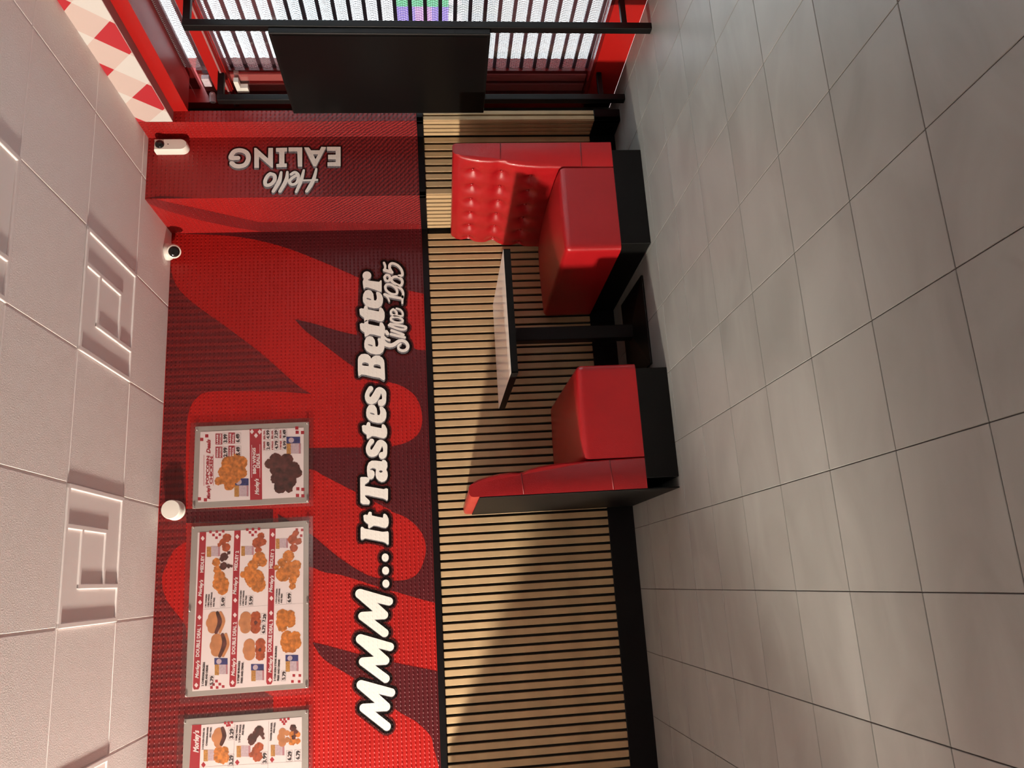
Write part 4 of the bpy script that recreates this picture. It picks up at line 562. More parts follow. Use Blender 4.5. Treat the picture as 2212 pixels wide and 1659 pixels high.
# walls
F = 0.021
wb = struct(box('wall_back', (XL, F, 0), (2.30, 0.16, H + .05), M['black_felt']))
struct(box('wall_left', (XL - .1, YB, 0), (XL, 0.1, H + .05), M['plaster']))
struct(box('wall_front', (XL, YB - .1, 0), (XR + .1, YB, H + .05), M['plaster']))
wr = struct(box('wall_right', (XR, YB, 0), (XR + .12, WIN1, H + .05), M['red_frame']))
box('lower_panel', (XR, WIN1, 0), (XR + .06, -0.3, 0.165), M['red_frame'], wr)
box('header_panel', (2.642, WIN1, 2.468), (XR + .06, -0.6125, H + .05), M['red_frame'], wr)
# pier in the corner: three stepped faces
foot = [(2.19 + F, 0.10), (2.19 + F, -0.45 + F), (2.575 + F, -0.45 + F), (2.575 + F, -0.612 + F), (2.645, -0.612 + F), (2.645, -0.40), (2.80, -0.40), (2.80, 0.10)]
V = [(x, y, 0) for x, y in foot] + [(x, y, H + .05) for x, y in foot]; n = len(foot)
FF = [tuple(range(n))[::-1], tuple(range(n, 2 * n))] + [(i, (i + 1) % n, n + (i + 1) % n, n + i) for i in range(n)]
me = data('wall_pier', V, FF); b2 = bmesh.new(); b2.from_mesh(me); bmesh.ops.recalc_face_normals(b2, faces=b2.faces); b2.to_mesh(me); b2.free()
wp = struct(link('wall_pier', me, M['black_felt']))

# ---- slatted dado
PITCH, SW = 0.0489, 0.0338
ZB, ZT = 0.155, 1.158
sp_main = empty('slat_panelling', (0.5, 0.0, 0.155), 'oak slat panelling along the long wall beside and behind the booth', 'wall panel')
bm = bmesh.new(); add_box(bm, (-SW / 2, 0, 0), (SW / 2, F - 0.0012, ZT - ZB), 0.0015, 1)
slat_me = from_bm('slat', bm); slat_me.materials.append(M['oak'])
k = 0
x = 2.0164 + PITCH / 2 + 2 * PITCH
while x > -2.6:
    if x + SW / 2 < 2.188:
        o = link('slat', slat_me, None); o.location = (x, 0.0, ZB); place(o, sp_main)
    x -= PITCH
place(box('backing', (-2.65, F - .0008, ZB), (2.188, F - .0001, ZT), M['black_felt']), sp_main)
sp_pier = empty('slat_panelling', (2.4, -0.45, 0.155), 'oak slat panelling wrapped round the stepped corner pier behind the right bench', 'wall panel')
def slat_run(p0, d, nrm, L, n, w_=SW):
    """n slats over length L from p0 along d, facing nrm"""
    pt = L / n
    for q in range(n):
        c = Vector(p0) + Vector(d) * (q + .5) * pt
        bmx = bmesh.new(); ww = min(w_, pt * .8)
        add_box(bmx, (-ww / 2, 0, 0), (ww / 2, F - 0.001, ZT - ZB), 0.0015, 1)
        o = link('slat', from_bm('slat', bmx), M['oak'])
        o.rotation_euler.z = math.atan2(nrm[1], nrm[0]) + PI / 2
        o.location = (c.x, c.y, ZB); place(o, sp_pier)
slat_run((2.19, 0, 0), (0, -1, 0), (-1, 0, 0), 0.45, 9, 0.031)
slat_run((2.19, -0.45, 0), (1, 0, 0), (0, -1, 0), 0.385, 8, 0.033)
slat_run((2.575, -0.45, 0), (0, -1, 0), (-1, 0, 0), 0.162, 4, 0.027)
slat_run((2.575, -0.612, 0), (1, 0, 0), (0, -1, 0), 0.07, 2, 0.025)
# trims: black dado strip, black skirting
def strip(name, z0, z1, proud, mt, kindname):
    b = bmesh.new()
    add_box(b, (-3.0, -proud, z0), (2.19, F, z1), 0.002, 1)
    add_box(b, (2.19 - proud, -0.45 - proud, z0), (2.19 + F, -proud, z1), 0.002, 1)
    add_box(b, (2.19 - proud, -0.45 - proud, z0), (2.575, -0.45 + F, z1), 0.002, 1)
    add_box(b, (2.575 - proud, -0.612 - proud, z0), (2.575 + F, -0.45 - proud, z1), 0.002, 1)
    add_box(b, (2.575 - proud, -0.612 - proud, z0), (2.645, -0.612 + F, z1), 0.002, 1)
    return struct(link(name, from_bm(name, b), mt))
strip('trim_1', ZT, 1.196, 0.008, M['black_trim'], 'trim')
strip('baseboard_back', 0.0, ZB, 0.006, M['black_trim'], 'baseboard')

# ================================================================== WALL PRINTS
Z0M = 1.196
mural = empty('wall_mural', (0.5, 0.0, 1.2), 'large red and maroon printed wall mural with the white slogan on the long wall', 'mural')
place(box('print_panel', (-3.0, 0.0, Z0M), (2.19, F - .0005, H), M['print_red']), mural)
def shape(polys, mt, y, parent, name='print_shape'):
    for q, p in enumerate(polys):
        f = Flat(); f.poly(clipz(smooth_poly(p))); f.build(name, mt, parent, y - q * 0.00006)
def clipz(p):   # keep shapes on the wall, above the dado strip
    return [(min(max(x, -3.0), 2.188), min(max(z, Z0M + .001), H - .001)) for x, z in p]
shape(MURAL['stripe'], M['print_stripe'], -0.0006, mural)
shape(MURAL['dark'], M['print_maroon'], -0.0010, mural)
pm = empty('wall_mural', (2.4, -0.45, 1.2), 'red printed mural with white greeting on the stepped corner pier', 'mural')
PYF = -0.45
b = bmesh.new()
add_box(b, (2.19, -0.45 + F - .0005, Z0M), (2.19 + F - .0005, 0, H)); add_box(b, (2.19, -0.45, Z0M), (2.575, -0.45 + F - .0005, H))
add_box(b, (2.575, -0.612 + F - .0005, Z0M), (2.575 + F - .0005, -0.45, H)); add_box(b, (2.575, -0.612, Z0M), (2.645, -0.612 + F - .0005, H))
def pier_print():
    mt = embossed(mat('pier_print', (0.4, 0.015, 0.012), 0.40))
    t = mt.node_tree; bs = t.nodes['Principled BSDF']
    g = t.nodes.new('ShaderNodeNewGeometry'); s = t.nodes.new('ShaderNodeSeparateXYZ'); t.links.new(g.outputs['Position'], s.inputs[0])
    # printed weave: diagonal threads that grow stronger towards the dado
    mp = t.nodes.new('ShaderNodeVectorMath'); mp.operation = 'DOT_PRODUCT'; mp.inputs[1].default_value = (0.70, -0.70, 0.72)
    t.links.new(g.outputs['Position'], mp.inputs[0])
    n = t.nodes.new('ShaderNodeTexNoise'); n.inputs['Scale'].default_value = 14; t.links.new(g.outputs['Position'], n.inputs['Vector'])
    a = t.nodes.new('ShaderNodeMath'); a.operation = 'MULTIPLY'; a.inputs[1].default_value = 2 * PI / 0.021; t.links.new(mp.outputs['Value'], a.inputs[0])
    a2 = t.nodes.new('ShaderNodeMath'); a2.operation = 'MULTIPLY_ADD'; a2.inputs[1].default_value = 7; t.links.new(n.outputs['Fac'], a2.inputs[0]); t.links.new(a.outputs[0], a2.inputs[2])
    si = t.nodes.new('ShaderNodeMath'); si.operation = 'SINE'; t.links.new(a2.outputs[0], si.inputs[0])
    mr = t.nodes.new('ShaderNodeMapRange'); mr.inputs['From Min'].default_value = -1; mr.inputs['From Max'].default_value = 1; t.links.new(si.outputs[0], mr.inputs['Value'])
    mz = t.nodes.new('ShaderNodeMapRange'); mz.inputs['From Min'].default_value = 2.35; mz.inputs['From Max'].default_value = 1.7; t.links.new(s.outputs['Z'], mz.inputs['Value'])
    c1 = t.nodes.new('ShaderNodeMix'); c1.data_type = 'RGBA'; c1.inputs[6].default_value = (0.065, 0.006, 0.009, 1); c1.inputs[7].default_value = (0.27, 0.020, 0.020, 1)
    t.links.new(mr.outputs[0], c1.inputs[0])
    c2 = t.nodes.new('ShaderNodeMix'); c2.data_type = 'RGBA'; c2.inputs[6].default_value = (0.30, 0.009, 0.008, 1)
    t.links.new(mz.outputs[0], c2.inputs[0]); t.links.new(c1.outputs[2], c2.inputs[7]); t.links.new(c2.outputs[2], bs.inputs['Base Color'])
    return mt
M['pier_print'] = pier_print()
place(link('print_panel', from_bm('print_panel', b), M['pier_print']), pm)

def lettering(words, parent, ybase, halo, halo2, side_dir, step):
    allf = Field(); sd = Field()
    for L in LETTERS:
        if L['w'] not in words: continue
        for st in L['s']: allf.stroke(st)
        for outer, holes in L['p']: allf.poly(outer, holes)
        for kk in range(0, 5):
            d = L['side'] * kk / 4; off = (side_dir[0] * d, side_dir[1] * d)
            for st in L['s']: sd.stroke(st, off)
            for outer, holes in L['p']: sd.poly(outer, holes, off)
    allf.fill(step * 2, halo2, 0, True).build('letter_glow', M['print_halo'], parent, ybase)
    allf.fill(step * 2, halo, 0, True).build('letter_outline', M['print_black'], parent, ybase - .0004)
    sd.fill(step * 1.3).build('letter_edge', M['print_grey'], parent, ybase - .0008)
    for L in LETTERS:
        if L['w'] not in words: continue
        f = Field()
        for st in L['s']: f.stroke(st)
        for outer, holes in L['p']: f.poly(outer, holes)
        f.fill(step).build('letter', M['print_white'], parent, ybase - .0012 - (.0003 if L['w'] == 'year' else 0))
lettering(('slogan', 'year'), mural, -0.0014, 0.016, 0.026, (-0.011, 0.0), 0.0022)
lettering(('hello',), pm, PYF - .0010, 0.006, 0.011, (-0.013, 0.0), 0.0016)
for p in MURAL['pier']:
    f = Flat(); f.poly([(min(max(a, 2.195), 2.57), min(c, H - .002)) for a, c in p]); f.build('print_shape', M['print_maroon'], pm, PYF - .0006)

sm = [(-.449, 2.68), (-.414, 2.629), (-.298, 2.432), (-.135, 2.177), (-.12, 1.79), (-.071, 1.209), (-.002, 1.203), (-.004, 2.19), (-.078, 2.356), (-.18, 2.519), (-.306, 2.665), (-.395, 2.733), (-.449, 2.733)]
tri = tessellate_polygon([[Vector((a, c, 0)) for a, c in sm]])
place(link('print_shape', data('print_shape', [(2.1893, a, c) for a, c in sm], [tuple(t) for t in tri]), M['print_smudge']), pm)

# ================================================================== MENU BOARDS
LAB = ['small framed menu board of popcorn chicken and wings, rightmost of the three', 'wide framed menu board of numbered meal deals, middle of the three boards', 'wide framed menu board of snack meals, leftmost and cut off by the picture edge']
INK = {'r': 'ink_red', 'w': 'poster_white', 'k': 'ink_black'}
for bi, B in enumerate(BOARDS):
    def rc(q): xs = [p[0] for p in q]; zs = [p[1] for p in q]; return ((xs[0] + xs[1]) / 2 if 0 else min(xs), min(zs), max(xs), max(zs))
    def mid(q): # average rectangle
        xs = sorted(p[0] for p in q); zs = sorted(p[1] for p in q)
        return (xs[0] + xs[1]) / 2, (zs[0] + zs[1]) / 2, (xs[2] + xs[3]) / 2, (zs[2] + zs[3]) / 2
    ax0, az0, ax1, az1 = mid(B['acr']); gx0, gz0, gx1, gz1 = mid(B['grey']); px0, pz0, px1, pz1 = mid(B['poster'])
    t = empty('menu_board', ((ax0 + ax1) / 2, -0.002, az0), LAB[bi], 'menu board', 'menu boards on the long wall')
    place(box('backing_sheet', (gx0, -0.0095, gz0), (gx1, -0.004, gz1), M['silver_board'], bev=.001, seg=1), t)
    po = place(box('poster', (px0, -0.0108, pz0), (px1, -0.0095, pz1), M['poster_white']), t)
    place(box('acrylic_sheet', (ax0, -0.0172, az0), (ax1, -0.0142, az1), M['acrylic']), t)
    for sx_, sz_ in B['screws']:
        bm = bmesh.new(); lathe(bm, [(.0065, 0), (.0065, .004), (.005, .0065), (.002, .0075)], (sx_, -.0172, sz_), (0, -1, 0), 14)
        add_cyl(bm, (sx_, 0, sz_), (sx_, -.0175, sz_), .004, 10)
        place(link('screw', from_bm('screw', bm, True), M['chrome']), t)
    Y = -0.0110
    def flat(polys, mt, y, name, par=t):
        f = Flat()
        for p in polys: f.poly(p)
        f.build(name, mt, t, y)
    flat(B['line'], M['ink_grey'], Y, 'rule_line')
    flat(B['red'], M['ink_red'], Y - .0001, 'red_print')
    flat(B['white'], M['poster_white'], Y - .0002, 'white_print')
    lay = 0
    for can, fr, bx in B['pack']:
        ok = abs(can[0][0] - can[2][0]) > .005
        if ok:
            f = Flat(); f.poly(can); f.build('drink_picture', M['ink_blue'], t, Y - .0003)
            f = Flat(); cxm = (can[0][0] + can[2][0]) / 2; czm = can[0][1] * .65 + can[2][1] * .35
            f.disc(cxm, czm, abs(can[0][0] - can[2][0]) * .36, k=14); f.build('drink_picture', M['ink_lilac'], t, Y - .0004)
        f = Flat(); f.poly(fr); f.build('fries_picture', M['fries'], t, Y - .0003)
        f = Flat(); f.poly(bx); f.build('fries_picture', M['ink_lilac'], t, Y - .0003)
        f = Flat(); (x0, z0), (x1, z1), (x2, z2), (x3, z3) = bx
        for u in (.80, .90):
            a = (x0 + (x1 - x0) * u, z0 + (z1 - z0) * u); c_ = (x3 + (x2 - x3) * u, z3 + (z2 - z3) * u); w_ = .0022
            f.poly([(a[0], a[1]), (a[0], a[1] - w_), (c_[0], c_[1] - w_), (c_[0], c_[1])])
        f.build('fries_picture', M['ink_red'], t, Y - .0004)
    def blobs(L, mt, y, name):
        if not L: return
        f = Field()
        for (x_, z_, r_) in L: f.blob(x_, z_, r_)
        f.fill(.0016, 0, .0011 if name != 'burger_picture' else 0).build(name, mt, t, y)
    blobs(B['rust'], M['rust'], Y - .0005, 'chicken_picture')
    blobs(B['orange'], M['crispy'], Y - .0006, 'chicken_picture')
    blobs(B['bun'], M['bun'], Y - .0007, 'burger_picture')
    blobs(B['brown'], M['charred'], Y - .0008, 'grilled_picture')
    for key, mt_, nm, yy in (('strip', 'charred', 'burger_picture', .00085), ('strip2', 'bun', 'burger_picture', .00075)):
        if B.get(key):
            f = Field()
            for st in B[key]: f.stroke(st)
            f.fill(.0014).build(nm, M[mt_], t, Y - yy)
    for c_ in 'rwk':
        f = Flat()
        for txt, x_, z_, dx, dz, cap, cc in B['text']:
            if cc[0] != c_: continue
            put_text(f, txt, x_, z_, dx, dz, cap, 'i' in cc, 0.012 if cap < .006 else 0.04)
            if c_ == 'k' and '.' in txt:      # thin box round each price
                e = cap * .28; X0, X1 = x_ - e, x_ + dx + e; Z0_, Z1_ = z_ - e, z_ + cap + e; h_ = .0008
                for q in ((X0, Z0_, X1, Z0_ + h_), (X0, Z1_ - h_, X1, Z1_), (X0, Z0_, X0 + h_, Z1_), (X1 - h_, Z0_, X1, Z1_)):
                    f.poly([(q[0], q[1]), (q[2], q[1]), (q[2], q[3]), (q[0], q[3])])
        f.build('lettering', M[INK[c_]], t, Y - .0009)

# ================================================================== BOOTH
def smooth_angle(o, a=40):
    for p in o.data.polygons: p.use_smooth = True
    try: o.data.set_sharp_from_angle(angle=math.radians(a))
    except Exception: pass
def make_bench(side):
    """side=-1: left bench facing right; +1: right bench facing left. Local x measured from the seat front (0) to the outer back."""
    if side < 0:
        sx = lambda d: 0.99 - d; lab = 'red tufted leather bench with black plinth, left one with its black back towards us'; loc = (0.68, -.48, 0); YF = -0.962
        sh = lambda y: 0.0
        outer = lambda y: 0.62
    else:
        sx = lambda d: 1.612 + d; lab = 'red tufted leather bench with black plinth, right one against the corner pier'; loc = (1.9, -.48, 0); YF = -0.935
        sh = lambda y: -0.040 * (y - YF) / 0.93
        outer = lambda y: 0.622
    t = empty('bench', loc, lab, 'bench', 'two facing booth benches')
    YW = -0.004
    def fix(me_o):
        for v in me_o.data.vertices:
            y = v.co.y; d = v.co.x
            x = sx(d) + (sh(y) if side > 0 else 0)
            if side > 0 and y > -0.475: x = min(x, 2.178)
            v.co.x = x
        if side < 0:
            me_o.data.flip_normals()
        place(me_o, t); return me_o
    # plinth, set back a little from the seat front
    bm = bmesh.new(); add_box(bm, (0.028, YF - .004, 0.0), (0.572, YW, 0.158), 0.002, 1)
    bmesh.ops.bisect_plane(bm, geom=bm.verts[:] + bm.edges[:] + bm.faces[:], plane_co=(0, -0.476, 0), plane_no=(0, 1, 0))
    fix(link('plinth', from_bm('plinth', bm), M['black_laminate']))
    # seat cushion: rounded top edges, slight crown
    bm = bmesh.new()
    add_box(bm, (0.0, YF, 0.158), (0.468, YW, 0.452), 0.0)
    bmesh.ops.bevel(bm, geom=[e for e in bm.edges if max(abs(e.verts[0].co.z - .452), abs(e.verts[1].co.z - .452)) < 1e-4 or (abs(e.verts[0].co.x) < 1e-4 and abs(e.verts[1].co.x) < 1e-4 and abs(e.verts[0].co.y-e.verts[1].co.y) < 1e-4)], offset=0.032, segments=5, affect='EDGES', profile=0.6)
    bmesh.ops.subdivide_edges(bm, edges=[e for e in bm.edges if e.calc_length() > .2], cuts=12, use_grid_fill=True)
    for v in bm.verts:
        if v.co.z > .40:
            v.co.z += 0.030 * math.sin(PI * min(max(v.co.x / .60, 0), 1)) * math.sin(PI * min(max((v.co.y - YF) / (-YF), 0), 1)) ** .6
    o = fix(link('seat', from_bm('seat', bm), M['red_leather'])); smooth_angle(o)
    # backrest: profile lofted along y, button tufting on the inner face
    prof = []        # (d, z) from the seat junction up the inner face, over the top, down the outer edge
    NZ = 46
    def inner(z):    # distance from the seat front to the inner face
        pts = [(0.158, .468), (.33, .472), (.452, .476), (.56, .478), (.66, .488), (.72, .500), (.76, .516), (.80, .512), (.86, .515), (.92, .525), (.96, .537), (1.00, .556)]
        for (z0, d0), (z1, d1) in zip(pts, pts[1:]):
            if z <= z1: return d0 + (d1 - d0) * (z - z0) / (z1 - z0)
        return pts[-1][1]
    for i in range(NZ + 1):
        z = .158 + (0.985 - .158) * i / NZ; prof.append((inner(z), z, 1))
    do = 0.62
    top = 1.010
    for a in (15, 35, 55, 75, 90): prof.append((.556 + .026 * (1 - math.cos(math.radians(a))) , .985 + .025 * math.sin(math.radians(a)), 0))
    for a in (0, 30, 60, 90): prof.append((do - .020 + .020 * math.sin(math.radians(a)), top - .020 + .020 * math.cos(math.radians(a)), 0))
    prof += [(do, .955, 0), (do, .60, 0), (do, .158, 0)]
    ys = [YF + (YW - YF) * j / 84 for j in range(85)]
    NB = 6; y_b = [-0.80 + k_ * 0.155 for k_ in range(NB)]; z_b = [.900, .742, .585]
    SEAM = (.33, .76)
    def tuft(y, z):
        q = 0.0
        if z > .46:
            for zb in z_b:
                for yb in y_b:
                    r2 = ((y - yb) / .036) ** 2 + ((z - zb) / .034) ** 2
                    q += .026 * math.exp(-r2)
                # soft pull between neighbouring buttons
            # pleats: shallow valleys along y at button heights, and sagging folds between buttons
            ph = (y - y_b[0]) / .155
            for k2, zb in enumerate(z_b):
                sag = .018 * math.sin(PI * (ph % 1.0))
                q += .0065 * math.exp(-((z - zb + sag) / .012) ** 2) * (1 if YF + .04 < y < -.01 else 0)
            q += .0035 * (0.5 + 0.5 * math.cos(2 * PI * ph)) * (1 if z < .93 else max(0, (.97 - z) / .04))
        e = min(y - YF, .05) / .05
        return q * max(0, min(1, (y - YF) / .07)) * max(0, min(1, (.985 - z) / .04))
    Vv, Ff = [], []
    P = len(prof)
    for j, y in enumerate(ys):
        for (d, z, inn) in prof:
            dd = d + (tuft(y, z) if inn else 0)
            yy = y
            # round the front edge
            ed = (y - YF)
            if ed < .012:
                rr = .012 - math.sqrt(max(0, .012 ** 2 - (.012 - ed) ** 2))
                if inn: dd += rr * .8
            Vv.append((dd, yy, z))
    for j in range(len(ys) - 1):
        for i in range(P - 1):
            a = j * P + i; Ff.append((a, a + P, a + P + 1, a + 1))
    # front end panel, inset columns so that seams read as creases
    def cap(j, flip):
        idx = [j * P + i for i in range(P)]
        # fan as strips between inner and outer: build grid to carry the seams
        f = tuple(idx if flip else idx[::-1]); Ff.append(f)
    cap(0, True); cap(len(ys) - 1, False)
    me = data('backrest', Vv, Ff)
    bb = bmesh.new(); bb.from_mesh(me); bmesh.ops.recalc_face_normals(bb, faces=bb.faces); bb.to_mesh(me); bb.free()
    o = fix(link('backrest', me, M['red_leather'])); smooth_angle(o, 50)
    # piped seams on the end of the backrest
    for zs in SEAM:
        bm = bmesh.new(); d0 = inner(zs) + .004
        add_cyl(bm, (d0, YF - .0005, zs), (do - .002, YF - .0005, zs - .006), .0028, 8)
        o = fix(link('seam', from_bm('seam', bm, True), M['seam']))
    # buttons
    for zb in z_b:
        for yb in y_b:
            bm = bmesh.new(); lathe(bm, [(.009, 0), (.009, .003), (.006, .006), (.002, .007)], (inner(zb) + .030, yb, zb), (-1, 0, 0.12), 12)
            fix(link('button', from_bm('button', bm, True), M['red_leather']))
    # black board on the outer back
    bm = bmesh.new(); add_box(bm, (do, YF + .004, 0.0), (do + .006, YW - .001, .962), 0.001, 1)
    if side < 0: fix(link('back_panel', from_bm('back_panel', bm), M['black_laminate']))
    return t
M['seam'] = mat('seam', (0.16, 0.004, 0.006), 0.5)
make_bench(-1); make_bench(1)

# table
tx0, tx1, ty0, ty1, tz = 0.968, 1.622, -0.945, -0.105, 0.776
t = empty('dining_table', (1.295, -.50, 0), 'single pedestal table with pale top and thick black edge between the red benches', 'table')
place(box('tabletop', (tx0 + .0015, ty0 + .0015, tz - .030), (tx1 - .0015, ty1 - .0015, tz), M['table_white']), t)
b = bmesh.new()
add_box(b, (tx0, ty0, tz - .036), (tx1, ty0 + .004, tz - .001)); add_box(b, (tx0, ty1 - .004, tz - .036), (tx1, ty1, tz - .001))
add_box(b, (tx0, ty0, tz - .036), (tx0 + .004, ty1, tz - .001)); add_box(b, (tx1 - .004, ty0, tz - .036), (tx1, ty1, tz - .001))
place(link('edge_band', from_bm('edge_band', b), M['black_laminate']), t)
place(box('underside_board', (tx0 + .005, ty0 + .005, tz - .036), (tx1 - .005, ty1 - .005, tz - .030), M['black_laminate']), t)
place(box('mounting_plate', (1.14, -.64, tz - .044), (1.45, -.36, tz - .036), M['black_metal']), t)
place(box('column', (1.257, -.535, .03), (1.333, -.459, tz - .044), M['black_metal'], bev=.004), t)
b = bmesh.new(); add_box(b, (1.045, -.735, 0.0), (1.545, -.25, .012), .004, 2)
# shallow pyramid up to the column
v8 = [(1.045, -.735, .012), (1.545, -.735, .012), (1.545, -.25, .012), (1.045, -.25, .012), (1.25, -.54, .034), (1.34, -.54, .034), (1.34, -.452, .034), (1.25, -.452, .034)]
vv = [b.verts.new(Vector(q) * 1.0) for q in v8]
for q in ((0, 1, 5, 4), (1, 2, 6, 5), (2, 3, 7, 6), (3, 0, 4, 7), (4, 5, 6, 7)): b.faces.new([vv[i] for i in q])
place(link('base_plate', from_bm('base_plate', b), M['black_metal']), t)

# ================================================================== CAMERAS, SIREN
t = empty('security_sensor', (2.503, -.45, 2.50), 'white capsule shaped camera with black eye mounted high on the corner pier', 'camera')
# body: flat top, rounded lower end
b = bmesh.new()
wd, x0, zt, zb2 = .036, 2.503, 2.684, 2.502
pts = [(-wd, zt), (wd, zt), (wd, zb2 + wd)] + [(wd * math.cos(a), zb2 + wd - wd * math.sin(a)) for a in [PI * k / 12 for k in range(1, 12)]] + [(-wd, zb2 + wd)]
A = [b.verts.new((x0 + p[0], -.4505, p[1])) for p in pts]; Bv = [b.verts.new((x0 + p[0], -.490, p[1])) for p in pts]
Cv = [b.verts.new((x0 + p[0] * .86, -.503, (p[1] - (zt + zb2) / 2) * .96 + (zt + zb2) / 2)) for p in pts]
for R1_, R2_ in ((A, Bv), (Bv, Cv)):
    for i in range(len(pts)): b.faces.new((R1_[i], R1_[(i + 1) % len(pts)], R2_[(i + 1) % len(pts)], R2_[i]))
b.faces.new(Cv); b.faces.new(A[::-1]); bmesh.ops.recalc_face_normals(b, faces=b.faces)
o = link('body', from_bm('body', b), M['white_plastic']); smooth_angle(o, 35); place(o, t)
b = bmesh.new(); lathe(b, [(.0265, 0), (.0255, .008), (.020, .016), (.010, .021), (.003, .0225)], (2.503, -.498, 2.652), (0, -1, -.15), 22)
place(link('lens', from_bm('lens', b, True), M['lens_black']), t)
b = bmesh.new(); lathe(b, [(.0035, 0), (.003, .002)], (2.503, -.502, 2.606), (0, -1, 0), 10)
place(link('indicator', from_bm('indicator', b), M['lens_black']), t)

tc_ = Vector((2.025, -.085, 0))
t = empty('security_camera', (2.02, -.07, H), 'small round turret camera hanging at the ceiling edge above the slogan', 'camera')
b = bmesh.new(); lathe(b, [(.052, 0), (.052, -.018), (.047, -.030), (.040, -.036)], (2.03, -.085, H - .001), (0, 0, 1), 28)
place(link('mount', from_bm('mount', b, True), M['white_plastic']), t)
dirc = (Vector((-.6, -4.2, .6)) - Vector((2.03, -.085, 2.69))).normalized()
b = bmesh.new()
lathe(b, [(.020, -.034), (.036, -.022), (.043, -.004), (.043, .016), (.040, .030), (.037, .032)], Vector((2.03, -.095, 2.688)), dirc, 28)
place(link('housing', from_bm('housing', b, True), M['white_plastic']), t)
b = bmesh.new(); lathe(b, [(.033, 0), (.031, .006), (.022, .011), (.008, .013)], Vector((2.03, -.095, 2.688)) + dirc * .031, dirc, 24)
place(link('lens', from_bm('lens', b, True), M['lens_black']), t)

t = empty('alarm_siren', (.480, 0, 2.63), 'round white drum shaped alarm unit on the wall above the gap between menu boards', 'alarm')
b = bmesh.new(); lathe(b, [(.050, 0), (.056, .004), (.056, .020)], (.480, -.0005, 2.640), (0, -1, 0), 32)
place(link('base_ring', from_bm('base_ring', b, True), M['white_plastic']), t)
b = bmesh.new(); lathe(b, [(.052, 0), (.054, .050), (.0525, .060), (.050, .0645), (.020, .066)], (.480, -.020, 2.640), (0, -1, 0.05), 36)
o = place(link('drum', from_bm('drum', b), M['white_plastic']), t); smooth_angle(o, 30)

# ================================================================== BULKHEAD WITH GINGHAM BAND
BX, BZ = 2.575, 2.548
bk = struct(box('trim_2', (BX + .002, -6.5, BZ), (2.6415, -0.613, H + .01), M['check_white']))
box('underside', (BX + .002, -6.5, BZ - .002), (2.6415, -0.613, BZ), M['underside'], bk)
gb = empty('gingham_band', (BX, -2, BZ), 'red pink and white gingham band along the bulkhead above the shop window', 'banner')
# squares set on the diagonal; each check is a printed panel
cs = 0.088
import itertools
def clip_poly(poly, z0, z1):
    for sgn, lim in ((1, z0), (-1, -z1)):
        out = []
        for i in range(len(poly)):
            a, c_ = poly[i - 1], poly[i]
            da, dc = sgn * a[1] - lim, sgn * c_[1] - lim
            if (da >= 0) != (dc >= 0):
                u = da / (da - dc); out.append((a[0] + (c_[0] - a[0]) * u, a[1] + (c_[1] - a[1]) * u))
            if dc >= 0: out.append(c_)
        poly = out
        if len(poly) < 3: return None
    return poly
def clip_y(poly, y1):
    out = []
    for i in range(len(poly)):
        a, c_ = poly[i - 1], poly[i]
        if (a[0] <= y1) != (c_[0] <= y1):
            u = (y1 - a[0]) / (c_[0] - a[0]); out.append((y1, a[1] + (c_[1] - a[1]) * u))
        if c_[0] <= y1: out.append(c_)
    return out if len(out) >= 3 else None
# check lattice: basis vectors measured on the band
e1 = Vector((0.1165, 0.1165)); e2 = Vector((0.1165, -0.1165))
org = Vector((-1.4205, 2.566))
for i in range(-16, 16):
    for j in range(-16, 16):
        p = org + e1 * i + e2 * j
        if not (-3.9 < p.x < -0.45 and BZ - .2 < p.y < H + .2): continue
        q = [tuple(p), tuple(p + e1), tuple(p + e1 + e2), tuple(p + e2)]
        q = clip_poly(q, BZ + .001, H)
        if q: q = clip_y(q, -0.614)
        if not q: continue
        mt = 'check_red' if (i % 2 == 0 and j % 2 == 0) else ('check_white' if (i % 2 and j % 2) else 'check_pink')
        me = data('check', [(BX + .0005, a, c_) for a, c_ in q], [tuple(range(len(q)))])
        place(link('check', me, M[mt]), gb)
place(box('band_backing', (BX + .0007, -6.4, BZ + .0005), (BX + .002, -.6135, H), M['check_white']), gb)

# ================================================================== SHOP FRONT WINDOW
win = struct(box('window_1', (XR, WIN1, 2.232), (XR + .06, -0.44, 2.328), M['red_frame']))
box('sill_bar', (XR - .004, WIN1, 0.165), (XR + .05, -0.44, 0.184), M['dark_red'], win)
box('head_bar', (XR - .012, WIN1, 2.236), (XR, -0.44, 2.252), M['dark_red'], win)
box('head_highlight', (XR - .016, WIN1, 2.252), (XR, -0.44, 2.262), M['underside'], win)  # pale strip paints the pink highlight along the window head
box('pane', (XR + .022, WIN1, 0.184), (XR + .028, -0.44, 2.232), M['pane'], win)
box('pane', (XR + .022, WIN1, 2.328), (XR + .028, -0.44, 2.47), M['pane'], win)
box('jamb', (XR, -0.462, 0), (XR + .3, -0.40, H), M['red_frame'], win)
lt = empty('window_latch', (XR - .02, -.62, 2.14), 'small white L shaped latch at the upper corner of the shop window', 'latch')
b = bmesh.new(); add_box(b, (XR - .010, -.668, 2.185), (XR + .02, -.565, 2.212), .002); add_box(b, (XR - .010, -.612, 2.145), (XR + .02, -.565, 2.19), .002)
place(link('latch_body', from_bm('latch_body', b), M['white_plastic']), lt)
br = empty('wall_bracket', (XR - .02, -.62, 2.34), 'small pinkish bracket above the latch near the top of the window', 'bracket')
b = bmesh.new(); add_box(b, (XR - .015, -.700, 2.335), (XR + .015, -.630, 2.378), .004); lathe(b, [(.012, 0), (.018, .01), (.018, .055), (.010, .06)], (XR - .012, -.575, 2.35), (-1, .3, 0), 16)
place(link('bracket_body', from_bm('bracket_body', b), M['bracket'] if 'bracket' in M else M['ink_lilac']), br)

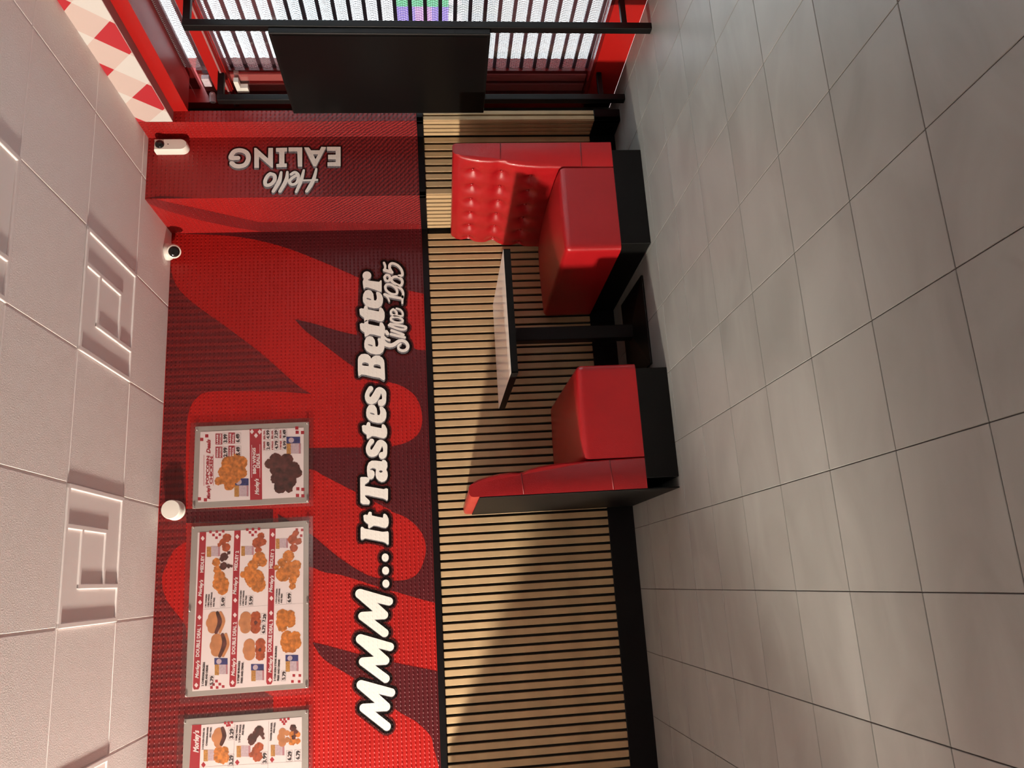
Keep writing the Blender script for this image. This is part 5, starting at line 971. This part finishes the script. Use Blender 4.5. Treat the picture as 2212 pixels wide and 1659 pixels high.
SX = 2.872
sh = empty('roller_shutter', (SX, -2, 0), 'closed perforated roller shutter outside the shop window with bright street behind', 'shutter')
SP = 0.0778; zb0 = 1.903; S0, S1 = -0.690, -3.55
zs = zb0 - SP * math.floor((zb0 - 0.0) / SP)
bm = bmesh.new()
def lath():
    b = bmesh.new()
    hgt = SP - .0205
    # slightly curved punched face
    n = 5; prev = None
    for k_ in range(n + 1):
        u = k_ / n; xx = -.010 * math.sin(PI * u); zz = .0103 + hgt * u
        cur = (b.verts.new((xx, S0, zz)), b.verts.new((xx, S1, zz)))
        if prev: b.faces.new((prev[0], cur[0], cur[1], prev[1]))
        prev = cur
    return from_bm('shutter_slat', b, True)
lm = lath(); lm.materials.append(M['punched'])
b = bmesh.new(); add_box(b, (-.008, S1, -.0102), (.008, S0, .0102), .003, 2)
jm = from_bm('hinge_bar', b); jm.materials.append(M['plum_steel'])
z = zs
while z < 2.47:
    o = link('shutter_slat', lm, None); o.location = (SX, 0, z); place(o, sh)
    o2 = link('hinge_bar', jm, None); o2.location = (0, 0, 0); o2.parent = o
    z += SP
place(box('shutter_box', (2.888, S1 - .05, 2.450), (2.918, -.464, 2.74), M['dark_red']), sh)
place(box('guide_rail', (2.848, S0 - .003, 0), (2.93, -.44, 2.41), M['dark_red']), sh)
for (g0, g1) in ((-.665, -.607), (-.575, -.512)):
    place(box('guide_strip', (2.842, g0, .19), (2.849, g1, 2.405), M['red_guide_lit']), sh)  # paler red puts the reflected light bands into the strip colour

# posts with the dark display
def post_unit():
    t = empty('display_stand', (2.63, -1.03, 0), 'black twin post stand fixed to the shop front and carrying a dark screen', 'stand')
    for yp in (-1.332, -0.742):
        place(box('post', (2.612, yp - .021, 0.0), (2.648, yp + .021, 2.272), M['black_metal'], bev=.003), t)
        place(box('bracket_arm', (2.648, yp - .014, 2.238), (2.797, yp + .014, 2.272), M['black_metal'], bev=.002), t)
        place(box('bracket_arm', (2.648, yp - .012, .122), (2.797, yp + .012, .150), M['black_metal'], bev=.002), t)
    return t
post_unit()
t = empty('display_screen', (2.61, -1.0, .82), 'large dark switched off screen facing the room in front of the window', 'screen')
place(box('casing', (2.578, -1.345, .812), (2.611, -.682, 1.876), M['black_metal'], bev=.004), t)
place(box('screen_panel', (2.5755, -1.33, .827), (2.5785, -.697, 1.861), M['screen_black']), t)

# ================================================================== OUTSIDE
struct(box('pavement', (2.93, -14, -.12), (20, 14, -.02), M['pavement']))
ls = empty('street_sign', (8.1, 4.9, .7), 'glowing green violet and pink sign across the street seen through the shutter', 'sign')
for (y0, y1, z0, z1, mt) in ((3.6, 4.95, .74, 1.53, 'sign_green'), (4.95, 5.30, 1.22, 1.53, 'sign_violet'), (4.95, 5.30, .98, 1.22, 'sign_pink'), (4.95, 5.26, .74, .98, 'sign_violet')):
    place(box('sign_panel', (8.0, y0, z0), (8.1, y1, z1), M[mt]), ls)
place(box('sign_foot', (8.02, 4.2, -.02), (8.08, 4.3, .74), M['white_plastic']), ls)
place(box('sign_foot', (8.02, 5.0, -.02), (8.08, 5.1, .74), M['white_plastic']), ls)

# ================================================================== BEHIND THE CAMERA
ct = empty('unseen_counter', (-2.2, -.7, 0), 'unseen red counter left of the booth, guessed from the wall shadow and shaped to cast it', 'counter')  # unseen; inferred from the wall shadow edge, lengthened to shade the floor
cp = [(-1.27, -0.205), (-3.0, -2.177), (-3.5, -1.75), (-2.20, -0.205)]
me = data('counter_body', [(x_, y_, 0) for x_, y_ in cp] + [(x_, y_, 1.21) for x_, y_ in cp], [(3, 2, 1, 0), (4, 5, 6, 7), (0, 1, 5, 4), (1, 2, 6, 5), (2, 3, 7, 6), (3, 0, 4, 7)])
b = bmesh.new(); b.from_mesh(me); bmesh.ops.recalc_face_normals(b, faces=b.faces); b.to_mesh(me); b.free()
place(link('counter_body', me, M['counter']), ct)
me = data('worktop', [(x_, y_, 1.21) for x_, y_ in cp] + [(x_, y_, 1.25) for x_, y_ in cp], [(3, 2, 1, 0), (4, 5, 6, 7), (0, 1, 5, 4), (1, 2, 6, 5), (2, 3, 7, 6), (3, 0, 4, 7)])
b = bmesh.new(); b.from_mesh(me); bmesh.ops.recalc_face_normals(b, faces=b.faces); b.to_mesh(me); b.free()
place(link('worktop', me, M['black_laminate']), ct)
ms = empty('menu_screen', (-4.7, -2.0, 2.2), 'lit menu screen hanging over the counter far left of the booth', 'screen')
dd = (Vector((0.9, -0.8, 1.5)) - Vector((-4.7, -2.0, 2.12))).normalized()
c0 = Vector((-4.7, -2.0, 2.12)) - dd * .06
side_ = dd.cross(Vector((0, 0, 1))).normalized(); up_ = side_.cross(dd)
def quadbox(name, c, w_, h_, d_, mt):
    vs_ = [c + side_ * sx_ * w_ / 2 + up_ * sz_ * h_ / 2 + dd * sd_ * d_ / 2 for sx_ in (-1, 1) for sz_ in (-1, 1) for sd_ in (-1, 1)]
    me = data(name, [tuple(v) for v in vs_], [(0, 1, 3, 2), (4, 6, 7, 5), (0, 4, 5, 1), (2, 3, 7, 6), (0, 2, 6, 4), (1, 5, 7, 3)])
    return place(link(name, me, mt), ms)
quadbox('casing', c0, .62, .38, .05, M['black_metal'])
quadbox('screen_panel', c0 + dd * .028, .58, .34, .004, M['screen_glow'])
quadbox('hanger', c0 + Vector((0, 0, .40)), .04, .46, .02, M['black_metal'])

pt = empty('light_blocker', (-3.2, -3.5, 0), 'added dark panel left of the camera that keeps the screen light off the floor', 'light_blocker')  # added unseen blocker, stops the key light reaching the floor
place(box('blocker_panel', (-3.10, -5.2, 0.0), (-3.05, -2.23, 1.78), M['counter'], bev=.004), pt)
place(box('blocker_cap', (-3.12, -5.22, 1.78), (-3.03, -2.21, 1.82), M['black_laminate'], bev=.003), pt)
